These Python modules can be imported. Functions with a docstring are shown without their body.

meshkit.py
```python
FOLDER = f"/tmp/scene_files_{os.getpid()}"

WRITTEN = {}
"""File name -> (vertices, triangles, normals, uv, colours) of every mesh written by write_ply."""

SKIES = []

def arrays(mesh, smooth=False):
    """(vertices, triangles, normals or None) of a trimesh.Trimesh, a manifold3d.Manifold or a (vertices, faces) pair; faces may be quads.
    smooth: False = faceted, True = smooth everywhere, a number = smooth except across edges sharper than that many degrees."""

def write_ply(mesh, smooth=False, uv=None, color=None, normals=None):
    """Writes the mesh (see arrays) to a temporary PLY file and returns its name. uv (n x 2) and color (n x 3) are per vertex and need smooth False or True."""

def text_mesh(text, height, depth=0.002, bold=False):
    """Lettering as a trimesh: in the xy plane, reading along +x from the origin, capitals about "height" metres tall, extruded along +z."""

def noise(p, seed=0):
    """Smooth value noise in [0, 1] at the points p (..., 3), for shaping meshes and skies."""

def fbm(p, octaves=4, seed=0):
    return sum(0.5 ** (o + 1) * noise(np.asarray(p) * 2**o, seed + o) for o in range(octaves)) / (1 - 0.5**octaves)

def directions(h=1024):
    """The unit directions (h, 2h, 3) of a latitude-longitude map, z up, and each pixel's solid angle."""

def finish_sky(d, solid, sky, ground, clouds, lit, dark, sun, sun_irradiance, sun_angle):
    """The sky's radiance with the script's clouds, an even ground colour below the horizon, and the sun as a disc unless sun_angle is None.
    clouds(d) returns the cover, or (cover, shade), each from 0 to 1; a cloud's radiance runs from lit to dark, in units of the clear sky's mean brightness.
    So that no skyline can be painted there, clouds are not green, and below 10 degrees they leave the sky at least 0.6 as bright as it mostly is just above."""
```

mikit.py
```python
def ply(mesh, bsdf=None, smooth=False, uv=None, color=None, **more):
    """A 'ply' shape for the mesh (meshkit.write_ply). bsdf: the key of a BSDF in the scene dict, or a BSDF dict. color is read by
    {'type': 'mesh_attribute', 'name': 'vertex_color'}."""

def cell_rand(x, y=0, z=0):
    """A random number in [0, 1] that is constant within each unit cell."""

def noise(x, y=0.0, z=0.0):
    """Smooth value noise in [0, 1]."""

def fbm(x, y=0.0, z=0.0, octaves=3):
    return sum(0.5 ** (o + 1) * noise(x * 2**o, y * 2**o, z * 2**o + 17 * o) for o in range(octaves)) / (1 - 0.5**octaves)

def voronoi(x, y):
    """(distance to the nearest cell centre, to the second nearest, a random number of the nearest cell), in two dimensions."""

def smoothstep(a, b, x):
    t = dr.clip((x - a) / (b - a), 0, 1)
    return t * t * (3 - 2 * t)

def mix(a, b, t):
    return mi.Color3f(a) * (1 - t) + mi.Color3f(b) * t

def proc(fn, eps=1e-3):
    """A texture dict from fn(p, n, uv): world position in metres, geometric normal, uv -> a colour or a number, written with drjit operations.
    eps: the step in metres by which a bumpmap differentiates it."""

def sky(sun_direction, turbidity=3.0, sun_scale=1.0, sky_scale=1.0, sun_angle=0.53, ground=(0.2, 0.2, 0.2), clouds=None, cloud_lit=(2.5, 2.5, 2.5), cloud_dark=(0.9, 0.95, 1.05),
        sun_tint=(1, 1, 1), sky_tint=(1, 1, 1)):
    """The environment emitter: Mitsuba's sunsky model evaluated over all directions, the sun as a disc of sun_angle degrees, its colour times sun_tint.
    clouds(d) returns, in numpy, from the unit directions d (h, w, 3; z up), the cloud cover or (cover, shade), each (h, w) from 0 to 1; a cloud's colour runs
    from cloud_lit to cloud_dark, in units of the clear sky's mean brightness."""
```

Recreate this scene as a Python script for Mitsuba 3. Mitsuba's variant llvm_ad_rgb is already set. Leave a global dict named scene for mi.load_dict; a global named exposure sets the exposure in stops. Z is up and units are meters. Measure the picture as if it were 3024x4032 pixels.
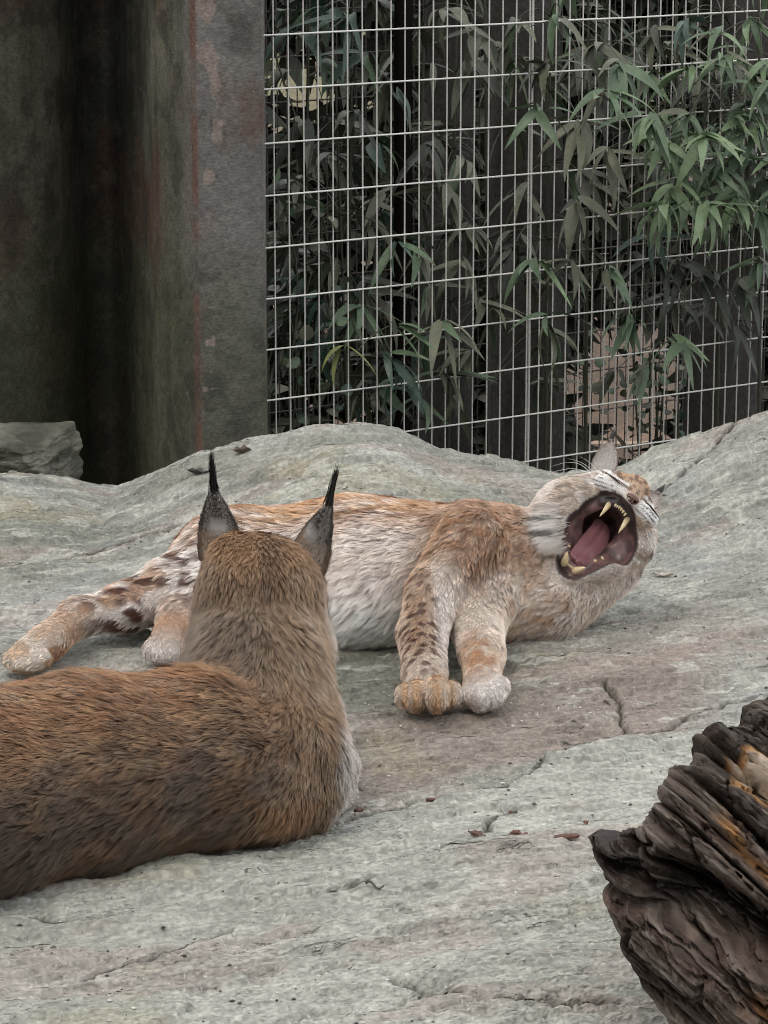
import math, random
import numpy as np
import trimesh
import drjit as dr
import mitsuba as mi
import mikit, meshkit
from mikit import proc, noise, fbm, voronoi, cell_rand, smoothstep, mix
from scipy.spatial import cKDTree

T = mi.ScalarTransform4f
scene, labels = {}, {}
PITCH = math.atan(0.2375)

# ---------------------------------------------------------------- camera, light, exposure
scene['camera'] = {'type': 'perspective', 'fov': 14.77, 'fov_axis': 'x', 'near_clip': 0.05, 'far_clip': 500.0,
                   'to_world': T().look_at(origin=[0, 0, 1.6], target=[0, math.cos(PITCH), 1.6 - math.sin(PITCH)], up=[0, 0, 1])}
scene['sky'] = mikit.sky((-0.25, -0.35, 0.9), turbidity=5, sun_scale=0.15, sun_angle=20, clouds=lambda d: 1.0,
                         cloud_lit=(3.3, 3.35, 3.4), cloud_dark=(0.9, 0.95, 1.05), ground=(0.12, 0.12, 0.11))
exposure = 1.6

# ---------------------------------------------------------------- helpers
def numbered(key):
    if key not in scene and key not in labels:
        return key
    i = 1
    while f'{key}_{i:03d}' in scene or f'{key}_{i:03d}' in labels:
        i += 1
    return f'{key}_{i:03d}'

COUNT = {}
def part(parent, name, shape, label=None, kind=None):
    """One entry of the scene under parent, numbered when the key is taken."""
    base = f'{parent}__{name}' if parent else name
    i = COUNT.get(base, 0)
    COUNT[base] = i + 1
    key = base if i == 0 else f'{base}_{i:03d}'
    scene[key] = shape
    d = {}
    if label: d['label'] = label
    if kind: d['kind'] = kind
    if d: labels[key] = d
    return key

def thing(name, label, category, group=None):
    i = COUNT.get(name, 0)
    COUNT[name] = i + 1
    key = name if i == 0 else f'{name}_{i:03d}'
    labels[key] = {'label': label, 'category': category}
    if group: labels[key]['group'] = group
    return key

def structure(name, shape):
    scene[name] = shape
    labels[name] = {'kind': 'structure'}

def nrm(v):
    v = np.asarray(v, float)
    return v / (np.linalg.norm(v, axis=-1, keepdims=True) + 1e-12)

def sstep(a, b, x):
    t = np.clip((np.asarray(x, float) - a) / (b - a), 0, 1)
    return t * t * (3 - 2 * t)

def tube_mesh(pts, radii, sides=8, cap=True):
    p = np.asarray(pts, float)
    r = np.broadcast_to(np.asarray(radii, float), (len(p),))
    t = nrm(np.gradient(p, axis=0))
    up = np.array([0, 0, 1.0]) if abs(t[0][2]) < 0.9 else np.array([1.0, 0, 0])
    a = nrm(np.cross(t, up)); b = np.cross(t, a)
    ang = np.arange(sides) * 2 * np.pi / sides
    v = p[:, None] + r[:, None, None] * (np.cos(ang)[None, :, None] * a[:, None] + np.sin(ang)[None, :, None] * b[:, None])
    n = len(p)
    i, j = np.meshgrid(np.arange(n - 1), np.arange(sides), indexing='ij')
    q = np.stack([i * sides + j, i * sides + (j + 1) % sides, (i + 1) * sides + (j + 1) % sides, (i + 1) * sides + j], -1).reshape(-1, 4)
    f = np.vstack([q[:, [0, 1, 2]], q[:, [0, 2, 3]]])
    v = v.reshape(-1, 3)
    if cap:
        v = np.vstack([v, p[:1], p[-1:]])
        k = np.arange(sides)
        f = np.vstack([f, np.stack([k * 0 + n * sides, (k + 1) % sides, k], 1),
                       np.stack([k * 0 + n * sides + 1, (n - 1) * sides + k, (n - 1) * sides + (k + 1) % sides], 1)])
    return trimesh.Trimesh(v, f[:, ::-1], process=False)

def grid_faces(n, m, close=False):
    i, j = np.meshgrid(np.arange(n - 1), np.arange(m if close else m - 1), indexing='ij')
    j2 = (j + 1) % m
    q = np.stack([i * m + j, (i + 1) * m + j, (i + 1) * m + j2, i * m + j2], -1).reshape(-1, 4)
    return np.vstack([q[:, [0, 1, 2]], q[:, [0, 2, 3]]])

VCOL = {'type': 'mesh_attribute', 'name': 'vertex_color'}

def nz(p, s, seed=0, octaves=3):
    return meshkit.fbm(np.asarray(p, float) * s + 31.7, octaves, seed)

# ================================================================ the rock the lynxes lie on
# shoulder of the near slab: a low ledge that runs obliquely across the rock (x, y in metres)
LEDGE = np.array([(-2.2, 3.6), (-0.7727, 4.1198), (-0.5815, 4.2311), (-0.3967, 4.3521), (-0.21, 4.4928), (-0.1284, 4.5438), (0.0202, 4.6374), (0.2, 4.7082), (0.2717, 4.8083), (0.4408, 4.9752), (0.7127, 5.2718), (1.6, 5.75), (2.2, 6.1)])
CREST = np.array([(-1.577, 6.9, 0.0984), (-1.026, 6.9, 0.0815), (-0.85, 6.9, 0.0589), (-0.7565, 6.9, 0.0419), (-0.6456, 6.95, 0.0055), (-0.5559, 6.95, 0.0363), (-0.4439, 6.95, 0.0876), (-0.2879, 6.95, 0.133), (-0.1435, 6.95, 0.1636), (-0.0438, 6.95, 0.1669), (0.0338, 6.95, 0.1522), (0.0671, 6.95, 0.1341), (0.1439, 6.9, 0.1097), (0.2433, 6.9, 0.0928), (0.3317, 6.9, 0.0781), (0.4203, 6.9, 0.0566), (0.5197, 6.9, 0.0566), (0.5745, 6.9, 0.0815), (0.6291, 6.9, 0.112), (0.6948, 6.9, 0.1323), (0.8039, 6.9, 0.1716), (0.9119, 6.9, 0.2031), (1.5016, 6.9, 0.3059)])
CRACKS = [[(0.4116, 5.3375), (0.435, 5.2366), (0.4239, 5.114), (0.438, 5.0207)],
          [(0.0145, 3.8622), (0.0516, 3.839), (0.0968, 3.8243)], [(0.1643, 3.7999), (0.2159, 3.7902), (0.2757, 3.8129), (0.3249, 3.8064)], [(-0.5171, 4.1105), (-0.4963, 4.0956), (-0.4712, 4.0956)],
          [(-0.2686, 4.35), (-0.223, 4.3604), (-0.1817, 4.3729)], [(-0.4194, 3.8873), (-0.3794, 3.9264), (-0.3311, 3.954), (-0.2733, 4.0103), (-0.2312, 4.0607)], [(-0.0762, 4.196), (-0.0165, 4.235)],
          [(-0.1041, 4.5282), (0.0232, 4.6143), (0.1313, 4.6844), (0.2011, 4.6987), (0.2763, 4.8058), (0.3518, 4.8738), (0.4395, 4.9594)], [(0.2122, 4.5959), (0.172, 4.5282), (0.1627, 4.4731)],
          [(0.4408, 4.9752), (0.5092, 5.018), (0.5836, 5.1), (0.6981, 5.1561)], [(0.0219, 4.3356), (0.094, 4.3604), (0.1888, 4.3876)], [(-0.8323, 6.2201), (-0.7049, 6.2484), (-0.5839, 6.3641), (-0.4445, 6.4278)],
          [(0.5788, 6.5366), (0.6974, 6.6719), (0.8596, 6.9589)], [(0.0579, 7.1637), (0.1241, 7.0091), (0.2007, 6.9341)]]
FOLIA = np.array([0.93, 0.37])

def polyline_distance(x, y, line):
    d = np.full(x.shape, 9.0)
    for (ax, ay), (bx, by) in zip(line[:-1], line[1:]):
        ux, uy = bx - ax, by - ay
        t = np.clip(((x - ax) * ux + (y - ay) * uy) / (ux * ux + uy * uy), 0, 1)
        d = np.minimum(d, np.hypot(x - ax - t * ux, y - ay - t * uy))
    return d

def crack_mask(x, y):
    wx = 0.022 * (meshkit.fbm(np.stack([x * 26, y * 26, x * 0], -1), 3, 61) - 0.5)
    m = np.zeros(x.shape)
    for i, line in enumerate(CRACKS):
        line = np.asarray(line)
        lo, hi = line.min(0) - 0.06, line.max(0) + 0.06
        k = (x > lo[0]) & (x < hi[0]) & (y > lo[1]) & (y < hi[1])
        if not k.any(): continue
        d = polyline_distance(x[k] + wx[k], (y - wx)[k], [tuple(q) for q in line])
        wide = 0.0045 * (0.5 + meshkit.noise(np.stack([x[k] * 40, y[k] * 40, x[k] * 0 + i], -1), 3))
        m[k] = np.maximum(m[k], sstep(wide * 1.7, wide * 0.5, d))
    return m

def rock_height(x, y, detail=True):
    x, y = np.asarray(x, float), np.asarray(y, float)
    zc = np.interp(x, CREST[:, 0], CREST[:, 2])
    yc = np.interp(x, CREST[:, 0], CREST[:, 1])
    z = zc * sstep(5.75, 6.9, y) ** 1.2
    z = np.where(y > yc, zc - 1.9 * sstep(0, 1.0, (y - yc)) - 0.4 * np.clip(y - yc, 0, 2) ** 2, z)
    f = y - np.interp(x, LEDGE[:, 0], LEDGE[:, 1])
    z = z + 0.026 * sstep(0.035, -0.02, f) - 0.02 * sstep(0.0, -1.2, f)
    z = z - 0.35 * sstep(-1.2, -3.0, f)
    z = z - 0.45 * sstep(0.52, 0.80, x - 0.35 * (y - 3.4)) * sstep(3.75, 3.4, y)
    if detail:
        a = x * FOLIA[0] + y * FOLIA[1]
        b = -x * FOLIA[1] + y * FOLIA[0]
        keep = sstep(0.1, 0.0, np.abs(y - yc) * 0 + (y - yc))
        p1 = np.stack([x * 1.7, y * 1.7, x * 0], -1)
        z = z + 0.016 * (meshkit.fbm(p1, 3, 5) - 0.5)
        w = meshkit.fbm(np.stack([x * 4, y * 4, x * 0], -1), 2, 9) * 0.12
        l1 = meshkit.fbm(np.stack([a * 3.2, (b + w) * 17, x * 0], -1), 4, 11)
        z = z + 0.013 * (l1 - 0.5)
        # thin sheets broken off in steps
        st = meshkit.fbm(np.stack([a * 2.5, (b + w) * 7, x * 0 + 4], -1), 4, 21) * 9
        fr = st - np.floor(st)
        z = z + 0.0075 * (np.floor(st) - 4 + sstep(0.82, 1.0, fr))
        l3 = meshkit.fbm(np.stack([a * 14, (b + w) * 60, x * 0], -1), 3, 31)
        z = z + 0.0075 * (l3 - 0.5)
        l4 = meshkit.noise(np.stack([x * 120, y * 120, x * 0], -1), 41)
        z = z + 0.0040 * (l4 - 0.5)
        r = np.abs(meshkit.fbm(np.stack([a * 4, (b + w) * 9, x * 0 + 9], -1), 3, 51) - 0.5)
        rm = meshkit.noise(np.stack([x * 3, y * 3, x * 0], -1), 52)
        z = z - 0.007 * sstep(0.012, 0.0, r) * sstep(0.45, 0.7, rm)
        z = z - 0.013 * crack_mask(x, y)
    return z

def rock_color(p, n, uv):
    x, y = p.x, p.y
    a, b = x * 0.93 + y * 0.37, -x * 0.37 + y * 0.93
    big = fbm(x * 1.6, y * 1.6, 3.0, 3)
    med = fbm(a * 5, b * 16, 1.0, 4)
    fine = fbm(a * 40, b * 130, 2.0, 3)
    spk = noise(x * 300, y * 190, 9.0)
    c = mix((0.255, 0.255, 0.235), (0.36, 0.36, 0.335), smoothstep(0.3, 0.72, med))
    c = mix(c, (0.30, 0.305, 0.335), smoothstep(0.55, 0.75, fbm(x * 3.1, y * 3.1, 8.0, 3)) * 0.4)
    c = mix(c, (0.185, 0.19, 0.165), smoothstep(0.52, 0.78, fbm(a * 2.2, b * 5.5, 6.0, 4)) * 0.5)
    c = mix(c, (0.15, 0.155, 0.125), smoothstep(5.9, 6.5, y + 0.7 * (big - 0.5)) * smoothstep(0.42, 0.62, fbm(x * 4, y * 4, 22.0, 4)) * 0.5)
    near = smoothstep(0.06, -0.05, y - (4.70 + 0.56 * x))
    c = mix(c, mix((0.33, 0.335, 0.305), (0.44, 0.44, 0.41), med), near * 0.7)
    # brown earth trodden into the hollow behind the ledge
    led = y - (4.68 + 0.55 * x)
    tan = smoothstep(-0.03, 0.1, led + 0.12 * (big - 0.5)) * smoothstep(1.05, 0.35, led) * smoothstep(-0.25, 0.0, x) * smoothstep(0.62, 0.42, x - 0.25 * (y - 4.8) + 0.15 * (big - 0.5))
    c = mix(c, mix((0.165, 0.130, 0.110), (0.27, 0.225, 0.20), med), dr.clip(tan, 0, 1) * 0.85)
    # damp green patch under the belly of the far lynx
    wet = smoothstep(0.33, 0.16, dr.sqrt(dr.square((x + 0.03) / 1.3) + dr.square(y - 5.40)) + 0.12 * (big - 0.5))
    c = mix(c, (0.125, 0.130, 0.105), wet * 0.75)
    pink = smoothstep(0.58, 0.72, fbm(a * 4 + 9, b * 10, 5.0, 4))
    c = mix(c, (0.33, 0.265, 0.24), pink * 0.4)
    yel = smoothstep(0.68, 0.76, fbm(x * 2.9 + 4, y * 2.9, 12.0, 4))
    c = mix(c, (0.33, 0.30, 0.20), yel * 0.35)
    # pale lichen crust
    lic = smoothstep(0.57, 0.66, fbm(a * 13, b * 32, 15.0, 4)) * smoothstep(0.45, 0.65, fbm(x * 2, y * 2, 16.0, 2))
    c = mix(c, (0.47, 0.47, 0.43), lic * 0.5)
    # grain of the stone: short dark and pale flecks drawn out along the bedding
    fl = fbm(a * 75, b * 170, 4.0, 3)
    c = c * (0.62 + 0.76 * fl)
    c = c * (0.80 + 0.4 * noise(x * 210, y * 150, 3.0))
    ck = dr.abs(fbm(a * 16 + 3 * fine, b * 38, 7.0, 3) - 0.5)
    c = mix(c, (0.05, 0.048, 0.042), smoothstep(0.018, 0.004, ck) * smoothstep(0.48, 0.66, noise(a * 7, b * 9, 31.0)) * 0.85)
    c = mix(c, (0.75, 0.75, 0.72), smoothstep(0.91, 0.97, spk) * 0.5)
    c = mix(c, (0.08, 0.075, 0.07), smoothstep(0.09, 0.04, spk) * 0.5)
    c = c * mi.Color3f(0.960, 0.965, 0.940)
    # shade of the open cracks painted dark, with some earth and moss
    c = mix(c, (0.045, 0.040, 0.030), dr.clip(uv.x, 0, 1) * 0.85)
    c = c * 1.06
    return c

def boulder_color(p, n, uv):
    m = fbm(p.x * 9, p.y * 9, p.z * 26, 4)
    c = mix((0.055, 0.055, 0.042), (0.15, 0.145, 0.118), smoothstep(0.3, 0.7, m))
    return c * (0.6 + 0.8 * fbm(p.x * 60, p.y * 60, p.z * 120, 3))

def rock_bump(p, n, uv):
    a, b = p.x * 0.93 + p.y * 0.37, -p.x * 0.37 + p.y * 0.93
    return 0.6 * fbm(a * 45, b * 150, p.z * 60, 3) + 0.4 * noise(p.x * 260, p.y * 260, p.z * 260)

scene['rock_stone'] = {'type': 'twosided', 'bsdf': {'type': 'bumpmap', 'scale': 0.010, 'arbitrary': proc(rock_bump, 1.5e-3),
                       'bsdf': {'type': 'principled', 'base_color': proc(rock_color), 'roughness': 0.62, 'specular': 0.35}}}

scene['dark_stone'] = {'type': 'twosided', 'bsdf': {'type': 'bumpmap', 'scale': 0.010, 'arbitrary': proc(rock_bump, 1.5e-3), 'bsdf': {'type': 'principled', 'base_color': proc(boulder_color), 'roughness': 0.6, 'specular': 0.35}}}

def rock_sheet():
    xs = np.concatenate([np.linspace(-2.6, -1.0, 60)[:-1], np.arange(-1.0, 1.0, 0.0054), np.linspace(1.0, 2.8, 60)])
    ys = np.concatenate([np.linspace(1.2, 3.5, 50)[:-1], np.arange(3.5, 7.1, 0.0066), np.linspace(7.1, 8.0, 30)])
    X, Y = np.meshgrid(xs, ys, indexing='ij')
    Z = rock_height(X, Y)
    v = np.stack([X, Y, Z], -1).reshape(-1, 3)
    return trimesh.Trimesh(v, grid_faces(len(xs), len(ys)), process=False)

RS = rock_sheet()
rv = np.array(RS.vertices)
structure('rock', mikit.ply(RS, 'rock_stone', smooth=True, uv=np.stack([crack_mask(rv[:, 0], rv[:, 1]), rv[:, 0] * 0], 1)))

def earth_color(p, n, uv):
    m = fbm(p.x * 3, p.y * 3, 0.0, 4)
    return mix((0.035, 0.028, 0.02), (0.09, 0.075, 0.055), m) * (0.7 + 0.6 * noise(p.x * 60, p.y * 60))
scene['earth'] = {'type': 'twosided', 'bsdf': {'type': 'diffuse', 'reflectance': proc(earth_color)}}
g = trimesh.Trimesh([(-200, -200, -1.6), (200, -200, -1.6), (200, 300, -1.6), (-200, 300, -1.6)], [(0, 1, 2), (0, 2, 3)], process=False)
structure('ground', mikit.ply(g, 'earth'))

# ================================================================ stained concrete den wall on the left
def wall_color(p, n, uv):
    x, z = p.x, p.z
    streak = 0.5 * fbm(x * 22, p.y * 22, z * 0.9, 4) + 0.5 * fbm(x * 7, p.y * 7, z * 4.5, 4)
    blot = fbm(x * 6, p.y * 6, z * 5, 4)
    grain = fbm(x * 150, p.y * 150, z * 220, 2)
    c = mix((0.080, 0.079, 0.058), (0.165, 0.157, 0.122), smoothstep(0.3, 0.7, streak))
    c = mix(c, (0.155, 0.147, 0.145), smoothstep(-0.62, -0.50, x) * (0.55 + 0.5 * blot))
    c = mix(c, (0.014, 0.014, 0.013), smoothstep(0.19, 0.03, dr.abs(x + 0.865 + 0.20 * (blot - 0.5) - 0.05 * z)) * 0.55)  # shade of the deep recess painted in as a dark band
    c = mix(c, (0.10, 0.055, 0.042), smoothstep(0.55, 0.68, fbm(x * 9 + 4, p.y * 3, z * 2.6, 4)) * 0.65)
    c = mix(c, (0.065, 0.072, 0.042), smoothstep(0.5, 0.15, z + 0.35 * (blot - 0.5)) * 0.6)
    c = c * (0.70 + 0.6 * fbm(x * 14, p.y * 14, z * 14, 4))
    c = mix(c, (0.045, 0.042, 0.036), smoothstep(0.54, 0.66, fbm(x * 10 + 5, p.y * 10, z * 8, 5)) * 0.55)
    c = mix(c, (0.135, 0.118, 0.098), smoothstep(0.58, 0.70, fbm(x * 18 + 9, p.y * 18, z * 13, 5)) * 0.4)
    c = mix(c, (0.115, 0.082, 0.085), smoothstep(0.52, 0.68, fbm(x * 8 + 1, p.y * 3, z * 3 + 2, 5)) * smoothstep(-0.62, -0.5, x) * smoothstep(0.3, 0.7, z) * 0.6)
    # rust run down the arris and paint flaked off beside it
    arr = smoothstep(0.017, 0.006, dr.abs(x + 0.527 + 0.004 * (blot - 0.5)))
    c = mix(c, (0.15, 0.085, 0.065), arr * smoothstep(0.35, 0.6, fbm(3.0, p.y, z * 6, 3)) * 0.8)
    fl = fbm(x * 26 + 2, p.y * 4, z * 15, 4) + 0.30 * smoothstep(0.05, 0.0, dr.abs(x + 0.485 + 0.05 * (noise(1.0, 2.0, z * 5) - 0.5))) + 0.22 * smoothstep(0.2, 1.0, z)
    c = mix(c, (0.25, 0.20, 0.175), smoothstep(0.97, 1.05, fl) * 0.8)
    wh = noise(x * 55, p.y * 20, z * 60)
    c = mix(c, (0.24, 0.22, 0.19), smoothstep(0.93, 0.97, wh) * smoothstep(-0.65, -0.5, x) * 0.7)
    return c * (0.55 + 0.9 * grain) * (0.8 + 0.4 * noise(x * 90, p.y * 90, z * 60))

def wall_bump(p, n, uv):
    return fbm(p.x * 120, p.y * 120, p.z * 120, 3)
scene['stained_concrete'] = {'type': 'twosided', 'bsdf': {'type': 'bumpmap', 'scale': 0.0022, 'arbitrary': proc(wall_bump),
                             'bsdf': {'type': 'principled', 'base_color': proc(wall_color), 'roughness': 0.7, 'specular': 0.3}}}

def extrude_plan(plan, z0, z1, nz_=60):
    plan = np.asarray(plan, float)
    zs = np.linspace(z0, z1, nz_)
    v = np.array([[(x, y, z) for x, y in plan] for z in zs])
    return trimesh.Trimesh(v.reshape(-1, 3), grid_faces(len(zs), len(plan)), process=False)

def smooth_plan(pts, n=8):
    from scipy.interpolate import PchipInterpolator
    pts = np.asarray(pts, float)
    s = np.concatenate([[0], np.cumsum(np.hypot(*np.diff(pts, axis=0).T))])
    t = np.linspace(0, s[-1], n * len(pts))
    return np.stack([PchipInterpolator(s, pts[:, 0])(t), PchipInterpolator(s, pts[:, 1])(t)], 1)

wall = thing('concrete_wall', 'dark stained concrete wall with a curved recess and a flaking upright corner left of the wire fence', 'wall')
niche = smooth_plan([(-1.9989, 8.2, -0.0708)[:2], (-1.3865, 8.45, -0.1217)[:2], (-1.0731, 8.75, -0.1829)[:2], (-0.9747, 9.0, -0.2338)[:2], (-0.9381, 9.35, -0.3051)[:2], (-0.8832, 9.4, -0.3153)[:2], (-0.768, 9.1, -0.2542)[:2], (-0.6859, 8.72, -0.1767)[:2]])
part(wall, 'recess', mikit.ply(extrude_plan(niche, -1.6, 2.4), 'stained_concrete', smooth=True), 'curved recess streaked with damp, its shade painted near black')
part(wall, 'jamb', mikit.ply(extrude_plan(smooth_plan([(-0.6859, 8.72, -0.1767)[:2], (-0.6557, 8.58, -0.1482)[:2], (-0.5736, 8.38, -0.1075)[:2], (-0.5345, 8.27, -0.0851)[:2], (-0.5247, 8.24, -0.0789)[:2], (-0.5191, 8.235, -0.0779)[:2]], 5), -1.6, 2.4), 'stained_concrete', smooth=True))
part(wall, 'pillar_face', mikit.ply(extrude_plan([(-0.5191, 8.235, -0.0779)[:2], (-0.5112, 8.235, -0.0779)[:2], (-0.4343, 8.27, -0.0851)[:2], (-0.3463, 8.31, -0.0932)[:2], (-0.3401, 8.32, -0.0952)[:2], (-0.336, 8.35, -0.1014)[:2], (-0.3698, 9.3, -0.2949)[:2]], -1.6, 2.4), 'stained_concrete', smooth=40), 'grey flaking face of the wall beside the fence')
roof = trimesh.creation.box(bounds=[(-2.2, 8.2, 2.4), (-0.34, 10.2, 2.62)])
part(wall, 'added_overhang', mikit.ply(roof, 'stained_concrete'))  # unseen roof slab added above the wall to shade the recess

# ================================================================ wire mesh fences
scene['lit_wire'] = {'type': 'twosided', 'bsdf': {'type': 'principled', 'base_color': {'type': 'rgb', 'value': [0.74, 0.73, 0.69]}, 'metallic': 0.2, 'roughness': 0.38, 'specular': 0.5}}  # cross wires: top light put into a paler copy of the steel
scene['upright_wire'] = {'type': 'twosided', 'bsdf': {'type': 'principled', 'base_color': {'type': 'rgb', 'value': [0.62, 0.60, 0.57]}, 'metallic': 0.2, 'roughness': 0.45, 'specular': 0.4}}  # same galvanised steel as the cross wires, coloured darker as if less lit
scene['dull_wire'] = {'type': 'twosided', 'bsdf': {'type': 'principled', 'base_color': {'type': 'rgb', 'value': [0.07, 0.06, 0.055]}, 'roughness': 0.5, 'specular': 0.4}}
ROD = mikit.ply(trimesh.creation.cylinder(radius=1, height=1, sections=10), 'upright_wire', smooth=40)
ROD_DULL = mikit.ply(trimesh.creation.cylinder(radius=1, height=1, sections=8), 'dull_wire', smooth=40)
FD = np.array([0.829, 0.559, 0.0])
FO = np.array((-0.3407, 8.4, -0.1115))

def rod(a, b, r, base):
    a, b = np.asarray(a, float), np.asarray(b, float)
    z = b - a
    L = np.linalg.norm(z)
    z = z / L
    x = nrm(np.cross(z, [0.2, -0.9, 0.3])); y = np.cross(z, x)
    m = np.eye(4)
    m[:3, 0], m[:3, 1], m[:3, 2], m[:3, 3] = x * r, y * r, z * L, (a + b) / 2
    return {**base, 'to_world': T(m)}

rf = random.Random(4)
fence = thing('wire_mesh_fence', 'pale galvanised wire mesh fence in front of the bamboo', 'fence')
FNORM = np.array([0.559, -0.829, 0.0])
s = 0.035
k = 0
while s < 2.35:
    q = FO + FD * s
    lean = rf.uniform(-0.003, 0.003)
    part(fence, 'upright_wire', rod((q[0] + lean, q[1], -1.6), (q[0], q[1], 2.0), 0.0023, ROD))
    s += 0.05
for z in [(-0.3293, 8.4, 1.1355)[2], (-0.3307, 8.4, 0.9806)[2], (-0.3321, 8.4, 0.8294)[2], (-0.3335, 8.4, 0.677)[2], (-0.3348, 8.4, 0.5286)[2], (-0.3362, 8.4, 0.3803)[2], (-0.3376, 8.4, 0.2321)[2], (-0.3389, 8.4, 0.0841)[2], (-0.3403, 8.4, -0.0638)[2], (-0.3416, 8.4, -0.2115)[2], (-0.343, 8.4, -0.359)[2], (-0.3444, 8.4, -0.5076)[2], -0.62, -0.78, -0.94, -1.1, 1.2, 1.36, 1.52, 1.68]:
    a = FO + FD * -0.01 + FNORM * 0.0049
    b = FO + FD * 2.4 + FNORM * 0.0049
    # long wires are never quite straight
    mid = np.linspace(0, 1, 25)
    pts = a[None] * (1 - mid[:, None]) + b[None] * mid[:, None]
    pts[:, 2] = z + 0.0022 * (meshkit.noise(np.stack([mid * 9, mid * 0 + z * 50, mid * 0], -1)) - 0.5)
    part(fence, 'cross_wire', mikit.ply(tube_mesh(pts, 0.0027, 8), 'lit_wire', smooth=True))
for sx, r in ((0.955, 0.0042), (2.05, 0.011)):
    q = FO + FD * sx - FNORM * 0.012
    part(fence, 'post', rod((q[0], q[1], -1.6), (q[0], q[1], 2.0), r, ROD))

back = thing('rear_mesh_fence', 'dull second mesh fence seen through the leaves behind the front fence', 'fence')
BO = FO + np.array([-0.35, 1.9, 0])
s = 0.0
while s < 3.3:
    q = BO + FD * s
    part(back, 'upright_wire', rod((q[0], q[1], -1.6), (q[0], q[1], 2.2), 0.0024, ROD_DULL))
    s += 0.042 if s < 3.3 else 1
for k in range(20):
    z = -1.0 + 0.159 * k
    a, b = BO + FNORM * 0.005, BO + FD * 3.3 + FNORM * 0.005
    part(back, 'cross_wire', rod((a[0], a[1], z), (b[0], b[1], z), 0.003, ROD_DULL))

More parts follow.
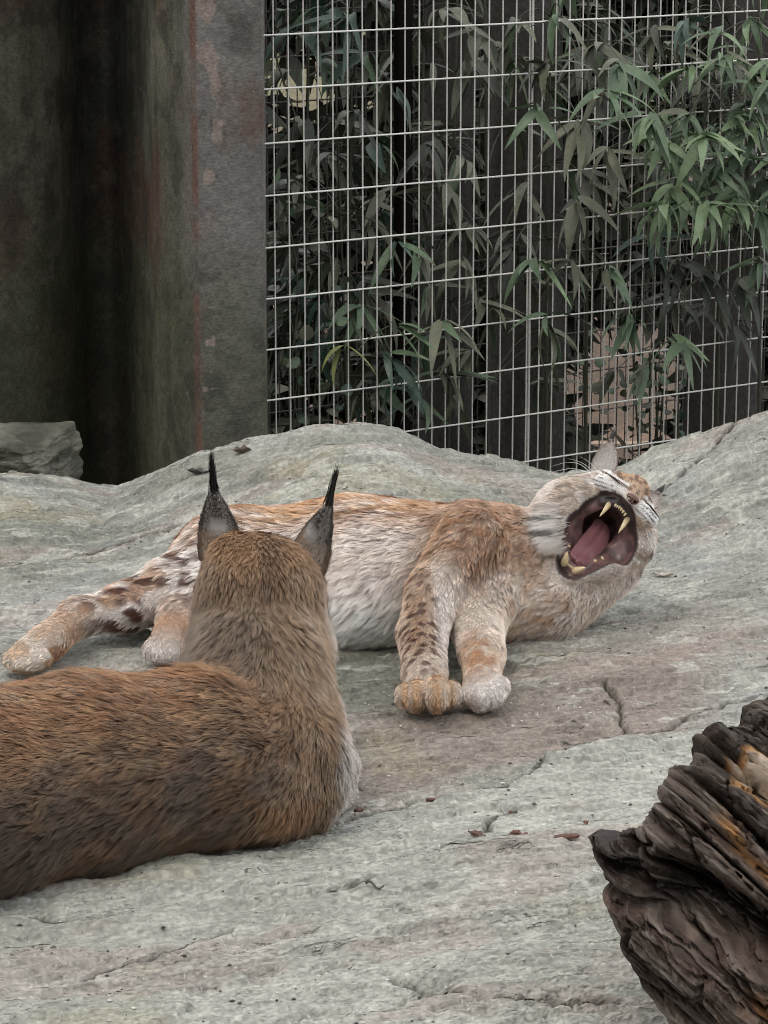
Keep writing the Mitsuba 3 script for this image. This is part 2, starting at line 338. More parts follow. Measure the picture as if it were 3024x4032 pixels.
# ================================================================ far building, trunks, hedge
def plaster_color(p, n, uv):
    m = fbm(p.x * 2, p.y * 2, p.z * 3, 4)
    c = mix((0.62, 0.50, 0.42), (0.72, 0.60, 0.52), m)
    c = mix(c, (0.62, 0.58, 0.40), smoothstep(-0.2, 0.3, p.z))
    return c * (0.9 + 0.2 * noise(p.x * 60, p.y * 60, p.z * 60))
scene['beige_plaster'] = {'type': 'twosided', 'bsdf': {'type': 'diffuse', 'reflectance': proc(plaster_color)}}
house = thing('far_building', 'beige plastered building glimpsed through gaps far behind the bamboo', 'building')
part(house, 'wall', mikit.ply(trimesh.creation.box(bounds=[(-3.5, 14.6, -1.6), (6.0, 14.9, 2.2)]), 'beige_plaster'))
part(house, 'plinth', mikit.ply(trimesh.creation.box(bounds=[(-3.5, 14.53, -1.6), (6.0, 14.6, -1.5)]), 'beige_plaster'))

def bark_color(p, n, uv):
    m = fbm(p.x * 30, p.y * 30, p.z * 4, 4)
    return mix((0.040, 0.038, 0.035), (0.090, 0.087, 0.082), m) * (0.7 + 0.6 * noise(p.x * 120, p.y * 120, p.z * 60))  # bark lightened to grey, painting in the hazy glass reflection over the fence
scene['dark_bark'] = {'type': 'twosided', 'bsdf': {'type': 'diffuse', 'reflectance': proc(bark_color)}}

scene['black_bark'] = {'type': 'twosided', 'bsdf': {'type': 'diffuse', 'reflectance': {'type': 'rgb', 'value': [0.014, 0.012, 0.011]}}}

def trunk_mesh(x, y, r, lean, seed, h=3.2):
    zs = np.linspace(-1.65, h, 60); th = np.linspace(0, 2 * np.pi, 25)[:-1]
    Z, A = np.meshgrid(zs, th, indexing='ij')
    q = np.stack([np.cos(A) * 2.0, np.sin(A) * 2.0, Z * 2.5], -1)
    R = r * (1 + 0.35 * (meshkit.fbm(q + seed * 7.1, 3, seed) - 0.5) + 0.35 * np.exp(-(Z + 1.65) * 3) - 0.05 * Z)
    v = np.stack([x + lean * (Z + 0.6) + R * np.cos(A), y + R * np.sin(A), Z], -1).reshape(-1, 3)
    return trimesh.Trimesh(v, grid_faces(len(zs), len(th), True), process=False)

def limb_mesh(a, b, r, seed):
    t = np.linspace(0, 1, 14)[:, None]
    rr = np.random.RandomState(seed)
    p = np.asarray(a) * (1 - t) + np.asarray(b) * t + 0.06 * np.sin(t * 5 + rr.rand(3) * 6) * t
    return tube_mesh(p, r * (1 - 0.75 * t[:, 0]), 7)

TRUNKS = [((0.0553, 9.15, 0.322), 0.030, 0.003, 'thin black tree trunk just right of the wall behind the fence'),
          ((0.5023, 10.3, 0.1614), 0.135, -0.015, 'broad trunk behind the middle of the wire fence, grey from painted haze'),
          ((1.2245, 10.5, 0.1334), 0.125, 0.02, 'broad dark trunk right of the beige gap behind the fence'),
          ((0.2234, 10.9, 0.0776), 0.10, 0.01, 'dim trunk between the thin black trunk and the broad grey trunk')]
for i, ((x, y, z), r, lean, lab) in enumerate(TRUNKS):
    t = thing('tree_trunk', lab, 'tree')
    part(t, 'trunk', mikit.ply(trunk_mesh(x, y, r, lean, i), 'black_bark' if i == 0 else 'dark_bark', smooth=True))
    for j in range(3):
        rr = np.random.RandomState(i * 9 + j)
        z0 = rr.uniform(0.5, 1.8)
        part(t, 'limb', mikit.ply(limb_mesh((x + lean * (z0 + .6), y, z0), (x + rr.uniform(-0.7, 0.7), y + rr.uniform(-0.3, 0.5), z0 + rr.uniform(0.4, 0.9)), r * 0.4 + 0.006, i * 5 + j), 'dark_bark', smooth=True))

# leaves: one long tapering blade along +y, its face up, bending down towards the tip
def blade(length, width, droop, fold, seed=0, n=9):
    t = np.linspace(0, 1, n)
    w = width * 0.5 * (np.sin(np.pi * t ** 0.62) ** 0.85) * (1 - 0.25 * t) + 0.0006
    w[0] = 0.0018; w[-1] = 0.0004
    ang = -droop * t ** 1.3
    ds = length / (n - 1)
    y = np.concatenate([[0], np.cumsum(np.cos(ang[:-1]) * ds)])
    z = np.concatenate([[0], np.cumsum(np.sin(ang[:-1]) * ds)])
    side = np.sin(t * 3 + seed) * width * 0.15 * t
    rows = []
    for k in (-1, 0, 1):
        rows.append(np.stack([side + k * w, y, z + abs(k) * w * fold], -1))
    v = np.stack(rows, 1)
    return trimesh.Trimesh(v.reshape(-1, 3), grid_faces(n, 3), process=False)

def leaf_look(name, c, c2):
    def fn(p, n, uv):
        m = noise(p.x * 9, p.y * 9, p.z * 9)
        return mix(c, c2, m) * (0.85 + 0.3 * noise(p.x * 70, p.y * 70, p.z * 70))
    scene[name] = {'type': 'twosided', 'bsdf': {'type': 'principled', 'base_color': proc(fn), 'roughness': 0.42, 'specular': 0.45}}
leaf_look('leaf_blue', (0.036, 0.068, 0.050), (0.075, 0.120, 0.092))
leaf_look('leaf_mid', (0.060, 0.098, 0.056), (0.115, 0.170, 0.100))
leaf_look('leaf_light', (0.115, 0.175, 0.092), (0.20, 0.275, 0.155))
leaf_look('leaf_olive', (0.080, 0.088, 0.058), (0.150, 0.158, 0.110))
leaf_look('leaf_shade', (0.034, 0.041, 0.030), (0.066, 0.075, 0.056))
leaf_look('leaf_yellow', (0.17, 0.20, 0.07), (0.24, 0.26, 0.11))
scene['green_cane'] = {'type': 'twosided', 'bsdf': {'type': 'principled', 'base_color': {'type': 'rgb', 'value': [0.045, 0.045, 0.03]}, 'roughness': 0.5}}

BLADES = {look: [mikit.ply(blade(0.165, 0.027 + 0.006 * (i % 2), 0.25 + 0.28 * i, 0.25, i), look, smooth=True) for i in range(4)]
          for look in ('leaf_blue', 'leaf_mid', 'leaf_light', 'leaf_olive', 'leaf_shade', 'leaf_yellow')}

def leaf_matrix(at, direction, roll, scale, wide=1.0):
    y = nrm(direction)
    x = nrm(np.cross(y, [0, 0, 1.0]) + 1e-6)
    z = np.cross(x, y)
    c, s_ = math.cos(roll), math.sin(roll)
    x, z = x * c + z * s_, z * c - x * s_
    m = np.eye(4)
    m[:3, 0], m[:3, 1], m[:3, 2], m[:3, 3] = x * scale * wide, y * scale, z * scale, at
    return T(m)

def bamboo(label, culms, nodes, seed, group=None):
    """culms: list of (x, y, height, lean x, lean y); nodes: list of (point, spread, leaf count, look, scale)."""
    rr = random.Random(seed)
    b = thing('bamboo_plant', label, 'bamboo')
    lines = []
    for x, y, h, lx, ly in culms:
        t = np.linspace(0, 1, 16)
        p = np.stack([x + lx * t ** 2, y + ly * t ** 2, -1.6 + (h + 1.6) * t], -1)
        rad = 0.0075 * (1 - 0.6 * t)
        rad[::3] *= 1.25
        part(b, 'culm', mikit.ply(tube_mesh(p, rad, 7), 'green_cane', smooth=True))
        lines.append(p)
    for (pt, n, look, scale) in nodes:
        pt = np.asarray(pt, float)
        cand = np.concatenate(lines)
        ok = cand[cand[:, 2] < pt[2] + 0.35]
        near = ok[np.argmin(np.linalg.norm((ok - pt) * [1, 1, 0.6], axis=1))]
        t = np.linspace(0, 1, 8)[:, None]
        mid = (near + pt) / 2 + np.array([0, 0, 0.10 * np.linalg.norm(pt - near) + 0.02])
        tw = near * (1 - t) ** 2 + 2 * mid * t * (1 - t) + pt * t ** 2
        part(b, 'twig', mikit.ply(tube_mesh(tw, 0.0026 * (1 - 0.6 * t[:, 0]), 5), 'green_cane', smooth=True))
        out = nrm((pt - near) * [1, 1, 0.3] + [rr.uniform(-.02, .02), -0.05, 0])
        base = math.atan2(out[1], out[0])
        for k in range(n):
            a = base + rr.uniform(-1.5, 1.5)
            el = rr.uniform(-1.15, 0.15)
            d = np.array([math.cos(a) * math.cos(el), math.sin(a) * math.cos(el) - 0.15, math.sin(el)])
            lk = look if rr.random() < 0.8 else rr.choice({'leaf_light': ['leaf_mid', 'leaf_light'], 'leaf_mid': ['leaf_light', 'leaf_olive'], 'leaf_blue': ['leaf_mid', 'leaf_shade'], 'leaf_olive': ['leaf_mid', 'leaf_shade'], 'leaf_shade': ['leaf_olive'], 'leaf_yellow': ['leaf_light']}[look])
            part(b, 'leaf', {**rr.choice(BLADES[lk]), 'to_world': leaf_matrix(pt + np.array([rr.uniform(-.012, .012), rr.uniform(-.012, .012), rr.uniform(-.015, .01)]), d, rr.uniform(-0.7, 0.7), scale * rr.uniform(0.7, 1.2), rr.uniform(0.8, 1.25))})
    return b

def scatter_nodes(seed, n, x0, x1, z0, z1, y0, y1, looks, lo, hi, scale):
    rr = random.Random(seed)
    return [((rr.uniform(x0, x1), rr.uniform(y0, y1), rr.uniform(z0, z1)), rr.randint(lo, hi), rr.choice(looks), scale * rr.uniform(0.85, 1.15)) for _ in range(n)]

bamboo('broad blue green bamboo behind the left end of the fence, nearest the wall', [(-0.12, 9.0, 2.0, 0.05, 0), (-0.26, 9.1, 2.0, 0.06, 0.1)],
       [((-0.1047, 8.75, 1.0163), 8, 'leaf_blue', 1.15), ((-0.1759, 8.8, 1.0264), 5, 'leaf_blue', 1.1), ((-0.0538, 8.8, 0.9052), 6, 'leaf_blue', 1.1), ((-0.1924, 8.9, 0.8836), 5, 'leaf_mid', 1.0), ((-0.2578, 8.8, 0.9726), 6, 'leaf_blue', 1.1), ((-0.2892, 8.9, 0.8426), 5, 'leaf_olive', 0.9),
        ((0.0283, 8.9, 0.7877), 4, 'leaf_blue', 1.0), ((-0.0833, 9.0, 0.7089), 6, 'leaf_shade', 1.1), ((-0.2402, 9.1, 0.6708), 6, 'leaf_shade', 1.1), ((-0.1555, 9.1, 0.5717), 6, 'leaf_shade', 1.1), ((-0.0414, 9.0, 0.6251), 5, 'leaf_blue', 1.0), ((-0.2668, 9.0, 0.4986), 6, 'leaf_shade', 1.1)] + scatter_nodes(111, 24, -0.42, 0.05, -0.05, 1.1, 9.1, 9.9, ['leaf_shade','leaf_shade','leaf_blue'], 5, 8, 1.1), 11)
bamboo('leafy bamboo low behind the fence above the rock hump, with one yellow green hanging leaf', [(-0.10, 8.95, 0.9, -0.05, 0), (0.10, 9.0, 0.9, 0.02, 0)],
       [((0.0293, 8.6, 0.1253), 6, 'leaf_mid', 1.0), ((-0.0612, 8.7, 0.1707), 6, 'leaf_mid', 1.1), ((-0.0956, 8.7, 0.1221), 5, 'leaf_blue', 1.1), ((-0.1145, 8.55, 0.0762), 3, 'leaf_yellow', 0.9), ((0.0116, 8.6, 0.0355), 6, 'leaf_blue', 1.1), ((-0.18, 8.8, 0.1613), 6, 'leaf_blue', 1.0),
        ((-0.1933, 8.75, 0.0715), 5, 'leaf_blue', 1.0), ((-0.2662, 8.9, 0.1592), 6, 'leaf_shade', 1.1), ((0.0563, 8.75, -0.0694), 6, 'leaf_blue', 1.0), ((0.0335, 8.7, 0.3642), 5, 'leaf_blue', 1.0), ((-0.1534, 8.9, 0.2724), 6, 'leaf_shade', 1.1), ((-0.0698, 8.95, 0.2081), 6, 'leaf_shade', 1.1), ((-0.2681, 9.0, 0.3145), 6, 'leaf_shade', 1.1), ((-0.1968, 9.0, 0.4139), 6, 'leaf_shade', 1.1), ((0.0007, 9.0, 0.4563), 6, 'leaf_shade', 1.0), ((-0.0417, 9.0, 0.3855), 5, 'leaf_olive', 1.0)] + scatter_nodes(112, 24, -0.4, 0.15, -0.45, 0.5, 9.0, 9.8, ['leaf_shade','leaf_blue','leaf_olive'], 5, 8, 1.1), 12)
bamboo('dim olive bamboo behind the middle of the fence, left of the broad grey trunk', [(0.20, 9.25, 2.0, 0.05, 0.05), (0.34, 9.3, 1.9, -0.05, 0)],
       [((0.1672, 8.7, 0.1151), 7, 'leaf_olive', 1.05), ((0.1039, 8.75, 0.3295), 6, 'leaf_olive', 1.0), ((0.2375, 8.85, 0.2799), 6, 'leaf_olive', 1.0), ((0.1818, 8.9, 0.4969), 6, 'leaf_olive', 1.0), ((0.2521, 8.9, 0.385), 6, 'leaf_olive', 1.0), ((0.141, 9.0, 0.6251), 6, 'leaf_shade', 1.1), ((0.2396, 9.0, 0.569), 6, 'leaf_olive', 1.0), ((0.279, 9.0, 0.9583), 6, 'leaf_olive', 1.1), ((0.1813, 9.0, 1.0133), 6, 'leaf_olive', 1.1), ((0.2687, 9.1, 0.8535), 6, 'leaf_shade', 1.1), ((0.1576, 9.2, 0.8453), 4, 'leaf_shade', 1.0),
        ((0.1824, 8.8, -0.0505), 6, 'leaf_olive', 1.0), ((0.2533, 8.85, -0.0028), 6, 'leaf_olive', 1.0), ((0.1127, 8.8, -0.1359), 5, 'leaf_mid', 1.0), ((0.2298, 9.0, -0.1608), 5, 'leaf_olive', 0.9), ((0.2959, 8.9, 0.145), 5, 'leaf_olive', 1.0), ((0.1426, 9.0, 0.186), 6, 'leaf_olive', 1.0)] + scatter_nodes(113, 24, 0.0, 0.55, -0.35, 1.1, 9.4, 10.1, ['leaf_olive','leaf_shade','leaf_olive'], 5, 8, 1.1), 13)
bamboo('drooping bamboo sprays poking through the fence right of the broad grey trunk', [(0.52, 9.35, 1.9, 0.0, 0), (0.66, 9.45, 1.9, -0.03, 0)],
       [((0.5129, 8.75, 1.0109), 7, 'leaf_mid', 0.95), ((0.4554, 8.65, 0.761), 7, 'leaf_mid', 1.05), ((0.6318, 8.7, 0.7979), 8, 'leaf_mid', 1.1), ((0.6937, 8.75, 0.8796), 6, 'leaf_mid', 1.0), ((0.5762, 8.8, 0.7015), 6, 'leaf_olive', 1.05), ((0.4862, 8.95, 0.8658), 5, 'leaf_shade', 1.0), ((0.4039, 9.0, 0.9859), 5, 'leaf_olive', 1.1), ((0.4232, 9.0, 0.4845), 6, 'leaf_olive', 1.0), ((0.5756, 8.95, 0.4486), 6, 'leaf_olive', 1.0),
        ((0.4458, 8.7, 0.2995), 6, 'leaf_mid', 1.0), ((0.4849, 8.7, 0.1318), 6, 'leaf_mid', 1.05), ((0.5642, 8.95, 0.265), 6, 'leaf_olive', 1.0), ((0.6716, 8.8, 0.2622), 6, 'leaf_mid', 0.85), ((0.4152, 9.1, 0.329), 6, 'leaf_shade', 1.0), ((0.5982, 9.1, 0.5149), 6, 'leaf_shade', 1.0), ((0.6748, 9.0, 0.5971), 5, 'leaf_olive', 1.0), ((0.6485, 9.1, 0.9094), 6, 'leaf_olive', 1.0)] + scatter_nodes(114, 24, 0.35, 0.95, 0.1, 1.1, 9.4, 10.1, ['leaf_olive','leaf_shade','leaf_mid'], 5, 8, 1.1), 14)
bamboo('bright green bamboo thick with leaves at the upper right of the fence', [(1.10, 9.55, 1.9, -0.05, -0.05), (1.28, 9.6, 2.0, 0.0, -0.1)],
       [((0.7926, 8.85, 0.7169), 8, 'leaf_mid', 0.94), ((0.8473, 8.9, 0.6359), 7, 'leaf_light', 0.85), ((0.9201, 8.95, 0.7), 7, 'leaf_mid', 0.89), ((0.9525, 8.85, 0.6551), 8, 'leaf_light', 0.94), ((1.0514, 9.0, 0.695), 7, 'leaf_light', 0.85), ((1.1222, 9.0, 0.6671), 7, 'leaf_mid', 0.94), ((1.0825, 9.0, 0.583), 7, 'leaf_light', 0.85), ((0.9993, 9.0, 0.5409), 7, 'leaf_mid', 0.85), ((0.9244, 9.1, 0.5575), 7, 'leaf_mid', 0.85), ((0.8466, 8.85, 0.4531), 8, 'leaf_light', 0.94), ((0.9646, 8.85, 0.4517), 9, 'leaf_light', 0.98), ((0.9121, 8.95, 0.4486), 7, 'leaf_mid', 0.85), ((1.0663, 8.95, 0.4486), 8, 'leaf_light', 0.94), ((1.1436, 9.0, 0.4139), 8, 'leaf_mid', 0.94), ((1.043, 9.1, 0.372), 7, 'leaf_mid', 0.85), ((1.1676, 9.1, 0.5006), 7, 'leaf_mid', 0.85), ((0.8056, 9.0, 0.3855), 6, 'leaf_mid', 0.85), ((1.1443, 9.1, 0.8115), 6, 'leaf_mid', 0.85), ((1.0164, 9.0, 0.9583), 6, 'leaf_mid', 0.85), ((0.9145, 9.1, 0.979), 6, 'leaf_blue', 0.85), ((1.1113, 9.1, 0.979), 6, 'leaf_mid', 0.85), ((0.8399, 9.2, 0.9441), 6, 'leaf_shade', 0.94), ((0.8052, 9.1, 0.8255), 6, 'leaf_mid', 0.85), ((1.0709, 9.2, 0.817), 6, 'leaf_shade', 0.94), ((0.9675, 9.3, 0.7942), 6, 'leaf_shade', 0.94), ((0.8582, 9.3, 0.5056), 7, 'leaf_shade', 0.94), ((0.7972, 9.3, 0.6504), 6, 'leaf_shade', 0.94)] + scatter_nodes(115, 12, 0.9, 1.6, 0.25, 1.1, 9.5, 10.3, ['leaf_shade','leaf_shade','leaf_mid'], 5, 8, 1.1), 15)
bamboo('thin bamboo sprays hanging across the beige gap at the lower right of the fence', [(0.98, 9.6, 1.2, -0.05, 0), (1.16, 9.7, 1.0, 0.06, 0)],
       [((0.7522, 8.9, 0.0981), 9, 'leaf_mid', 0.95), ((0.8033, 8.95, -0.0584), 6, 'leaf_mid', 0.9), ((0.9278, 9.0, -0.0083), 4, 'leaf_mid', 0.85), ((0.8878, 9.05, 0.0118), 3, 'leaf_light', 0.8), ((0.8551, 9.2, 0.2277), 7, 'leaf_shade', 1.1), ((0.942, 9.2, 0.2277), 7, 'leaf_shade', 1.1), ((1.0297, 9.2, 0.1985), 7, 'leaf_shade', 1.1), ((1.1296, 9.3, 0.1537), 7, 'leaf_shade', 1.1), ((0.911, 9.3, 0.0944), 6, 'leaf_shade', 1.0), ((1.0145, 9.3, 0.0648), 7, 'leaf_shade', 1.0), ((1.131, 9.4, -0.0119), 6, 'leaf_shade', 1.0), ((0.8388, 9.2, 0.315), 6, 'leaf_blue', 1.0), ((1.1737, 9.2, 0.2277), 6, 'leaf_mid', 1.0), ((0.7391, 9.3, -0.1443), 4, 'leaf_shade', 0.9), ((0.8082, 9.3, 0.0944), 6, 'leaf_shade', 1.0)] + scatter_nodes(116, 24, 1.05, 1.65, 0.15, 0.65, 9.7, 10.4, ['leaf_shade','leaf_shade','leaf_blue'], 5, 8, 1.1), 16)

bamboo('pale green bamboo leaves crowding the fence at the right edge of the photo', [(1.22, 9.35, 1.9, -0.1, -0.05), (1.36, 9.4, 1.9, 0.0, 0.0)],
       scatter_nodes(201, 20, 0.78, 1.32, 0.62, 0.92, 8.95, 9.3, ['leaf_mid', 'leaf_light', 'leaf_light'], 5, 8, 0.8) + scatter_nodes(202, 20, 0.82, 1.32, 0.44, 0.66, 8.95, 9.3, ['leaf_mid', 'leaf_light'], 5, 8, 0.8), 17)

# small round leaved creeper between wall and fence
def round_leaf(n=9):
    a = np.linspace(0, 2 * np.pi, n + 1)[:-1]
    v = np.vstack([[0, 0.5, 0.08], np.stack([0.42 * np.sin(a), 0.5 - 0.5 * np.cos(a), 0.1 * np.cos(2 * a)], -1)])
    return trimesh.Trimesh(v, [(0, 1 + k, 1 + (k + 1) % n) for k in range(n)], process=False)
creeper = thing('creeper', 'small round leaved creeper climbing in the corner between the concrete wall and the fence', 'creeper')
ROUND = [mikit.ply(round_leaf(), lk, smooth=True) for lk in ('leaf_blue', 'leaf_mid', 'leaf_shade', 'leaf_olive')]
rr = random.Random(77)
for k in range(5):
    x0 = -0.34 + 0.05 * k
    zz = np.linspace(-1.6, 1.3 if k < 2 else 0.45, 22)
    p = np.stack([x0 + 0.05 * (meshkit.noise(np.stack([zz * 4, zz * 0 + k, zz * 0], -1)) - 0.5) * 2 - 0.0 * zz, 8.50 + 0.03 * k + 0 * zz, zz], -1)
    part(creeper, 'stem', mikit.ply(tube_mesh(p, 0.0028, 5), 'green_cane', smooth=True))
    for j in range(26 if k < 2 else 40):
        q = p[rr.randint(0, len(p) - 1)] + np.array([rr.uniform(-.05, .05), rr.uniform(-.05, .03), rr.uniform(-.03, .03)])
        part(creeper, 'leaf', {**rr.choice(ROUND), 'to_world': leaf_matrix(q, (rr.uniform(-1, 1), rr.uniform(-1, 0.2), rr.uniform(-.6, .8)), rr.uniform(-1, 1), rr.uniform(0.028, 0.055))})

weed = thing('shrub', 'small leafy shrub at the foot of the beige gap behind the fence', 'shrub')
for k in range(7):
    x0, y0 = (0.8784, 11.0, -0.695)[0] + rr.uniform(-0.22, 0.22), 11.0 + rr.uniform(-0.15, 0.15)
    zz = np.linspace(-1.6, rr.uniform(-0.52, -0.34), 9)
    part(weed, 'stem', mikit.ply(tube_mesh(np.stack([x0 + 0.08 * (zz + 1.6) * rr.uniform(-1, 1), y0 + 0 * zz, zz], -1), 0.004, 5), 'green_cane', smooth=True))
    for j in range(16):
        part(weed, 'leaf', {**rr.choice(ROUND), 'to_world': leaf_matrix((x0 + rr.uniform(-.12, .12), y0 + rr.uniform(-.1, .1), zz[-1] - rr.uniform(-0.06, 0.30)), (rr.uniform(-1, 1), rr.uniform(-1, .3), rr.uniform(-.5, .8)), rr.uniform(-1, 1), rr.uniform(0.03, 0.055))})

# dark evergreen hedge that closes the view, a mass of leaves nobody could count
def leaf_mass(seed, n, box, size, keep=None):
    rs = np.random.RandomState(seed)
    lo, hi = np.array(box[0]), np.array(box[1])
    c = lo + rs.rand(n * 3, 3) * (hi - lo)
    if keep is not None: c = c[keep(c)]
    dens = meshkit.fbm(c * 2.2, 3, seed)
    c = c[dens + 0.10 * rs.rand(len(c)) > 0.36][:n]
    n = len(c)
    d = nrm(rs.randn(n, 3) * [1, 0.7, 0.6] + [0, -0.2, -0.6])
    sd = nrm(np.cross(d, rs.randn(n, 3)))
    L = size * (0.6 + 0.8 * rs.rand(n, 1)); W = L * 0.16
    v = np.stack([c, c + d * L * 0.45 + sd * W, c + d * L, c + d * L * 0.45 - sd * W], 1)
    f = (np.arange(n) * 4)[:, None, None] + np.array([[0, 1, 2], [0, 2, 3]])
    return trimesh.Trimesh(v.reshape(-1, 3), f.reshape(-1, 3), process=False)
GAPS = [((1.0664, 12.6, -0.8141), 0.29, 0.34), ((-0.4736, 12.6, 0.5664), 0.05, 0.11), ((0.3917, 12.6, 0.5471), 0.07, 0.16), ((-0.0685, 12.6, -0.3395), 0.045, 0.08), ((-0.1697, 12.6, -0.9673), 0.10, 0.10), ((1.1922, 12.6, 0.5664), 0.13, 0.07), ((-0.1377, 12.6, -0.2196), 0.16, 0.018), ((0.7248, 12.6, 0.4694), 0.03, 0.07), ((0.988, 12.6, -0.021), 0.10, 0.03)]
def open_gaps(c):
    ok = np.ones(len(c), bool)
    for (gx, gy, gz), rx, rz in GAPS:
        ok &= ((c[:, 0] - gx * c[:, 1] / gy) / rx) ** 2 + ((c[:, 2] - (1.6 + (gz - 1.6) * c[:, 1] / gy)) / rz) ** 2 > 1
    return ok
scene['hedge'] = mikit.ply(leaf_mass(3, 32000, ((-1.6, 12.3, -1.6), (3.2, 12.9, 1.15)), 0.16, open_gaps), 'leaf_shade')
labels['hedge'] = {'label': 'dark evergreen hedge that closes the view behind the bamboo and the rear fence', 'category': 'hedge', 'kind': 'stuff'}

# ================================================================ unseen viewing shelter around the camera, added to block low light from behind
scene['dark_timber'] = {'type': 'twosided', 'bsdf': {'type': 'diffuse', 'reflectance': {'type': 'rgb', 'value': [0.09, 0.08, 0.07]}}}
shelter = thing('unseen_shelter', 'unseen dark timber viewing shelter around the camera, added to block low sky light', 'shelter')
for nm, bb in (('roof', [(-2.6, -3.0, 2.95), (2.6, 0.5, 3.1)]), ('rear_wall', [(-2.6, -3.0, -1.6), (2.6, -2.9, 2.94)]), ('side_wall', [(-2.6, -2.89, -1.6), (-2.5, 0.4, 2.94)]), ('side_wall', [(2.5, -2.89, -1.6), (2.6, 0.4, 2.94)]), ('floor', [(-2.49, -2.89, -0.2), (2.49, 0.4, -0.1)]), ('window_sill', [(-2.49, 0.30, -0.09), (2.49, 0.4, 0.75)])):
    part(shelter, nm, mikit.ply(trimesh.creation.box(bounds=bb), 'dark_timber'))

# ================================================================ animal modelling: distance fields, one skin, fur
class Body:
    """A body as a blend of tapered bones and ellipsoids; one continuous skin is drawn from it."""
    def __init__(self):
        self.prims = []

    def bone(self, a, b, ra, rb, k=0.03, flow=None, tag='torso', cut=False):
        a, b = np.asarray(a, float), np.asarray(b, float)
        self.prims.append(dict(t='b', a=a, b=b, ra=ra, rb=rb, k=k, flow=nrm(b - a) if flow is None else nrm(flow), tag=tag, cut=cut))

    def ball(self, c, r, k=0.03, flow=(0, 0, -1), tag='torso', axes=None, cut=False):
        r = np.broadcast_to(np.asarray(r, float), (3,))
        self.prims.append(dict(t='e', c=np.asarray(c, float), r=r, ax=np.eye(3) if axes is None else np.asarray(axes, float), k=k, flow=nrm(flow), tag=tag, cut=cut))

    @staticmethod
    def dist(q, p):
        if q['t'] == 'b':
            ab = q['b'] - q['a']
            t = np.clip(((p - q['a']) @ ab) / max(ab @ ab, 1e-12), 0, 1)
            return np.linalg.norm(p - q['a'] - t[..., None] * ab, axis=-1) - (q['ra'] + (q['rb'] - q['ra']) * t)
        l = (p - q['c']) @ q['ax'].T
        k0 = np.linalg.norm(l / q['r'], axis=-1)
        k1 = np.linalg.norm(l / q['r'] ** 2, axis=-1)
        return k0 * (k0 - 1) / np.maximum(k1, 1e-9)

    def bounds(self, q):
        if q['t'] == 'b':
            e = np.stack([q['a'] - q['ra'], q['a'] + q['ra'], q['b'] - q['rb'], q['b'] + q['rb']])
            return e.min(0), e.max(0)
        e = np.sqrt((q['ax'] ** 2 * q['r'][:, None] ** 2).sum(0))
        return q['c'] - e, q['c'] + e

    def field(self, xs, ys, zs):
        D = np.full((len(xs), len(ys), len(zs)), 0.2, np.float32)
        m = 0.075
        for q in self.prims:
            lo, hi = self.bounds(q)
            s = tuple(slice(*np.searchsorted(c, [lo[i] - m, hi[i] + m])) for i, c in enumerate((xs, ys, zs)))
            X = np.meshgrid(xs[s[0]], ys[s[1]], zs[s[2]], indexing='ij')
            if X[0].size == 0: continue
            d = self.dist(q, np.stack(X, -1)).astype(np.float32)
            o = D[s]
            k = q['k']
            if q['cut']:
                h = np.maximum(k - np.abs(o + d), 0) / k
                D[s] = np.maximum(o, -d) + h * h * k / 4
            else:
                h = np.maximum(k - np.abs(o - d), 0) / k
                D[s] = np.minimum(o, d) - h * h * k / 4
        return D

    def skin(self, xs, ys, zs):
        return surface_nets(self.field(xs, ys, zs), xs, ys, zs)

    def blend(self, p, soft=0.012):
        """(flow direction, {tag: weight}) at the points."""
        d = np.stack([self.dist(q, p) for q in self.prims if not q['cut']], 1)
        w = np.exp(-np.clip((d - d.min(1, keepdims=True)) / soft, 0, 40))
        w /= w.sum(1, keepdims=True)
        keep = [q for q in self.prims if not q['cut']]
        flow = w @ np.array([q['flow'] for q in keep])
        tags = {}
        for i, q in enumerate(keep):
            tags[q['tag']] = tags.get(q['tag'], 0) + w[:, i]
        return flow, tags

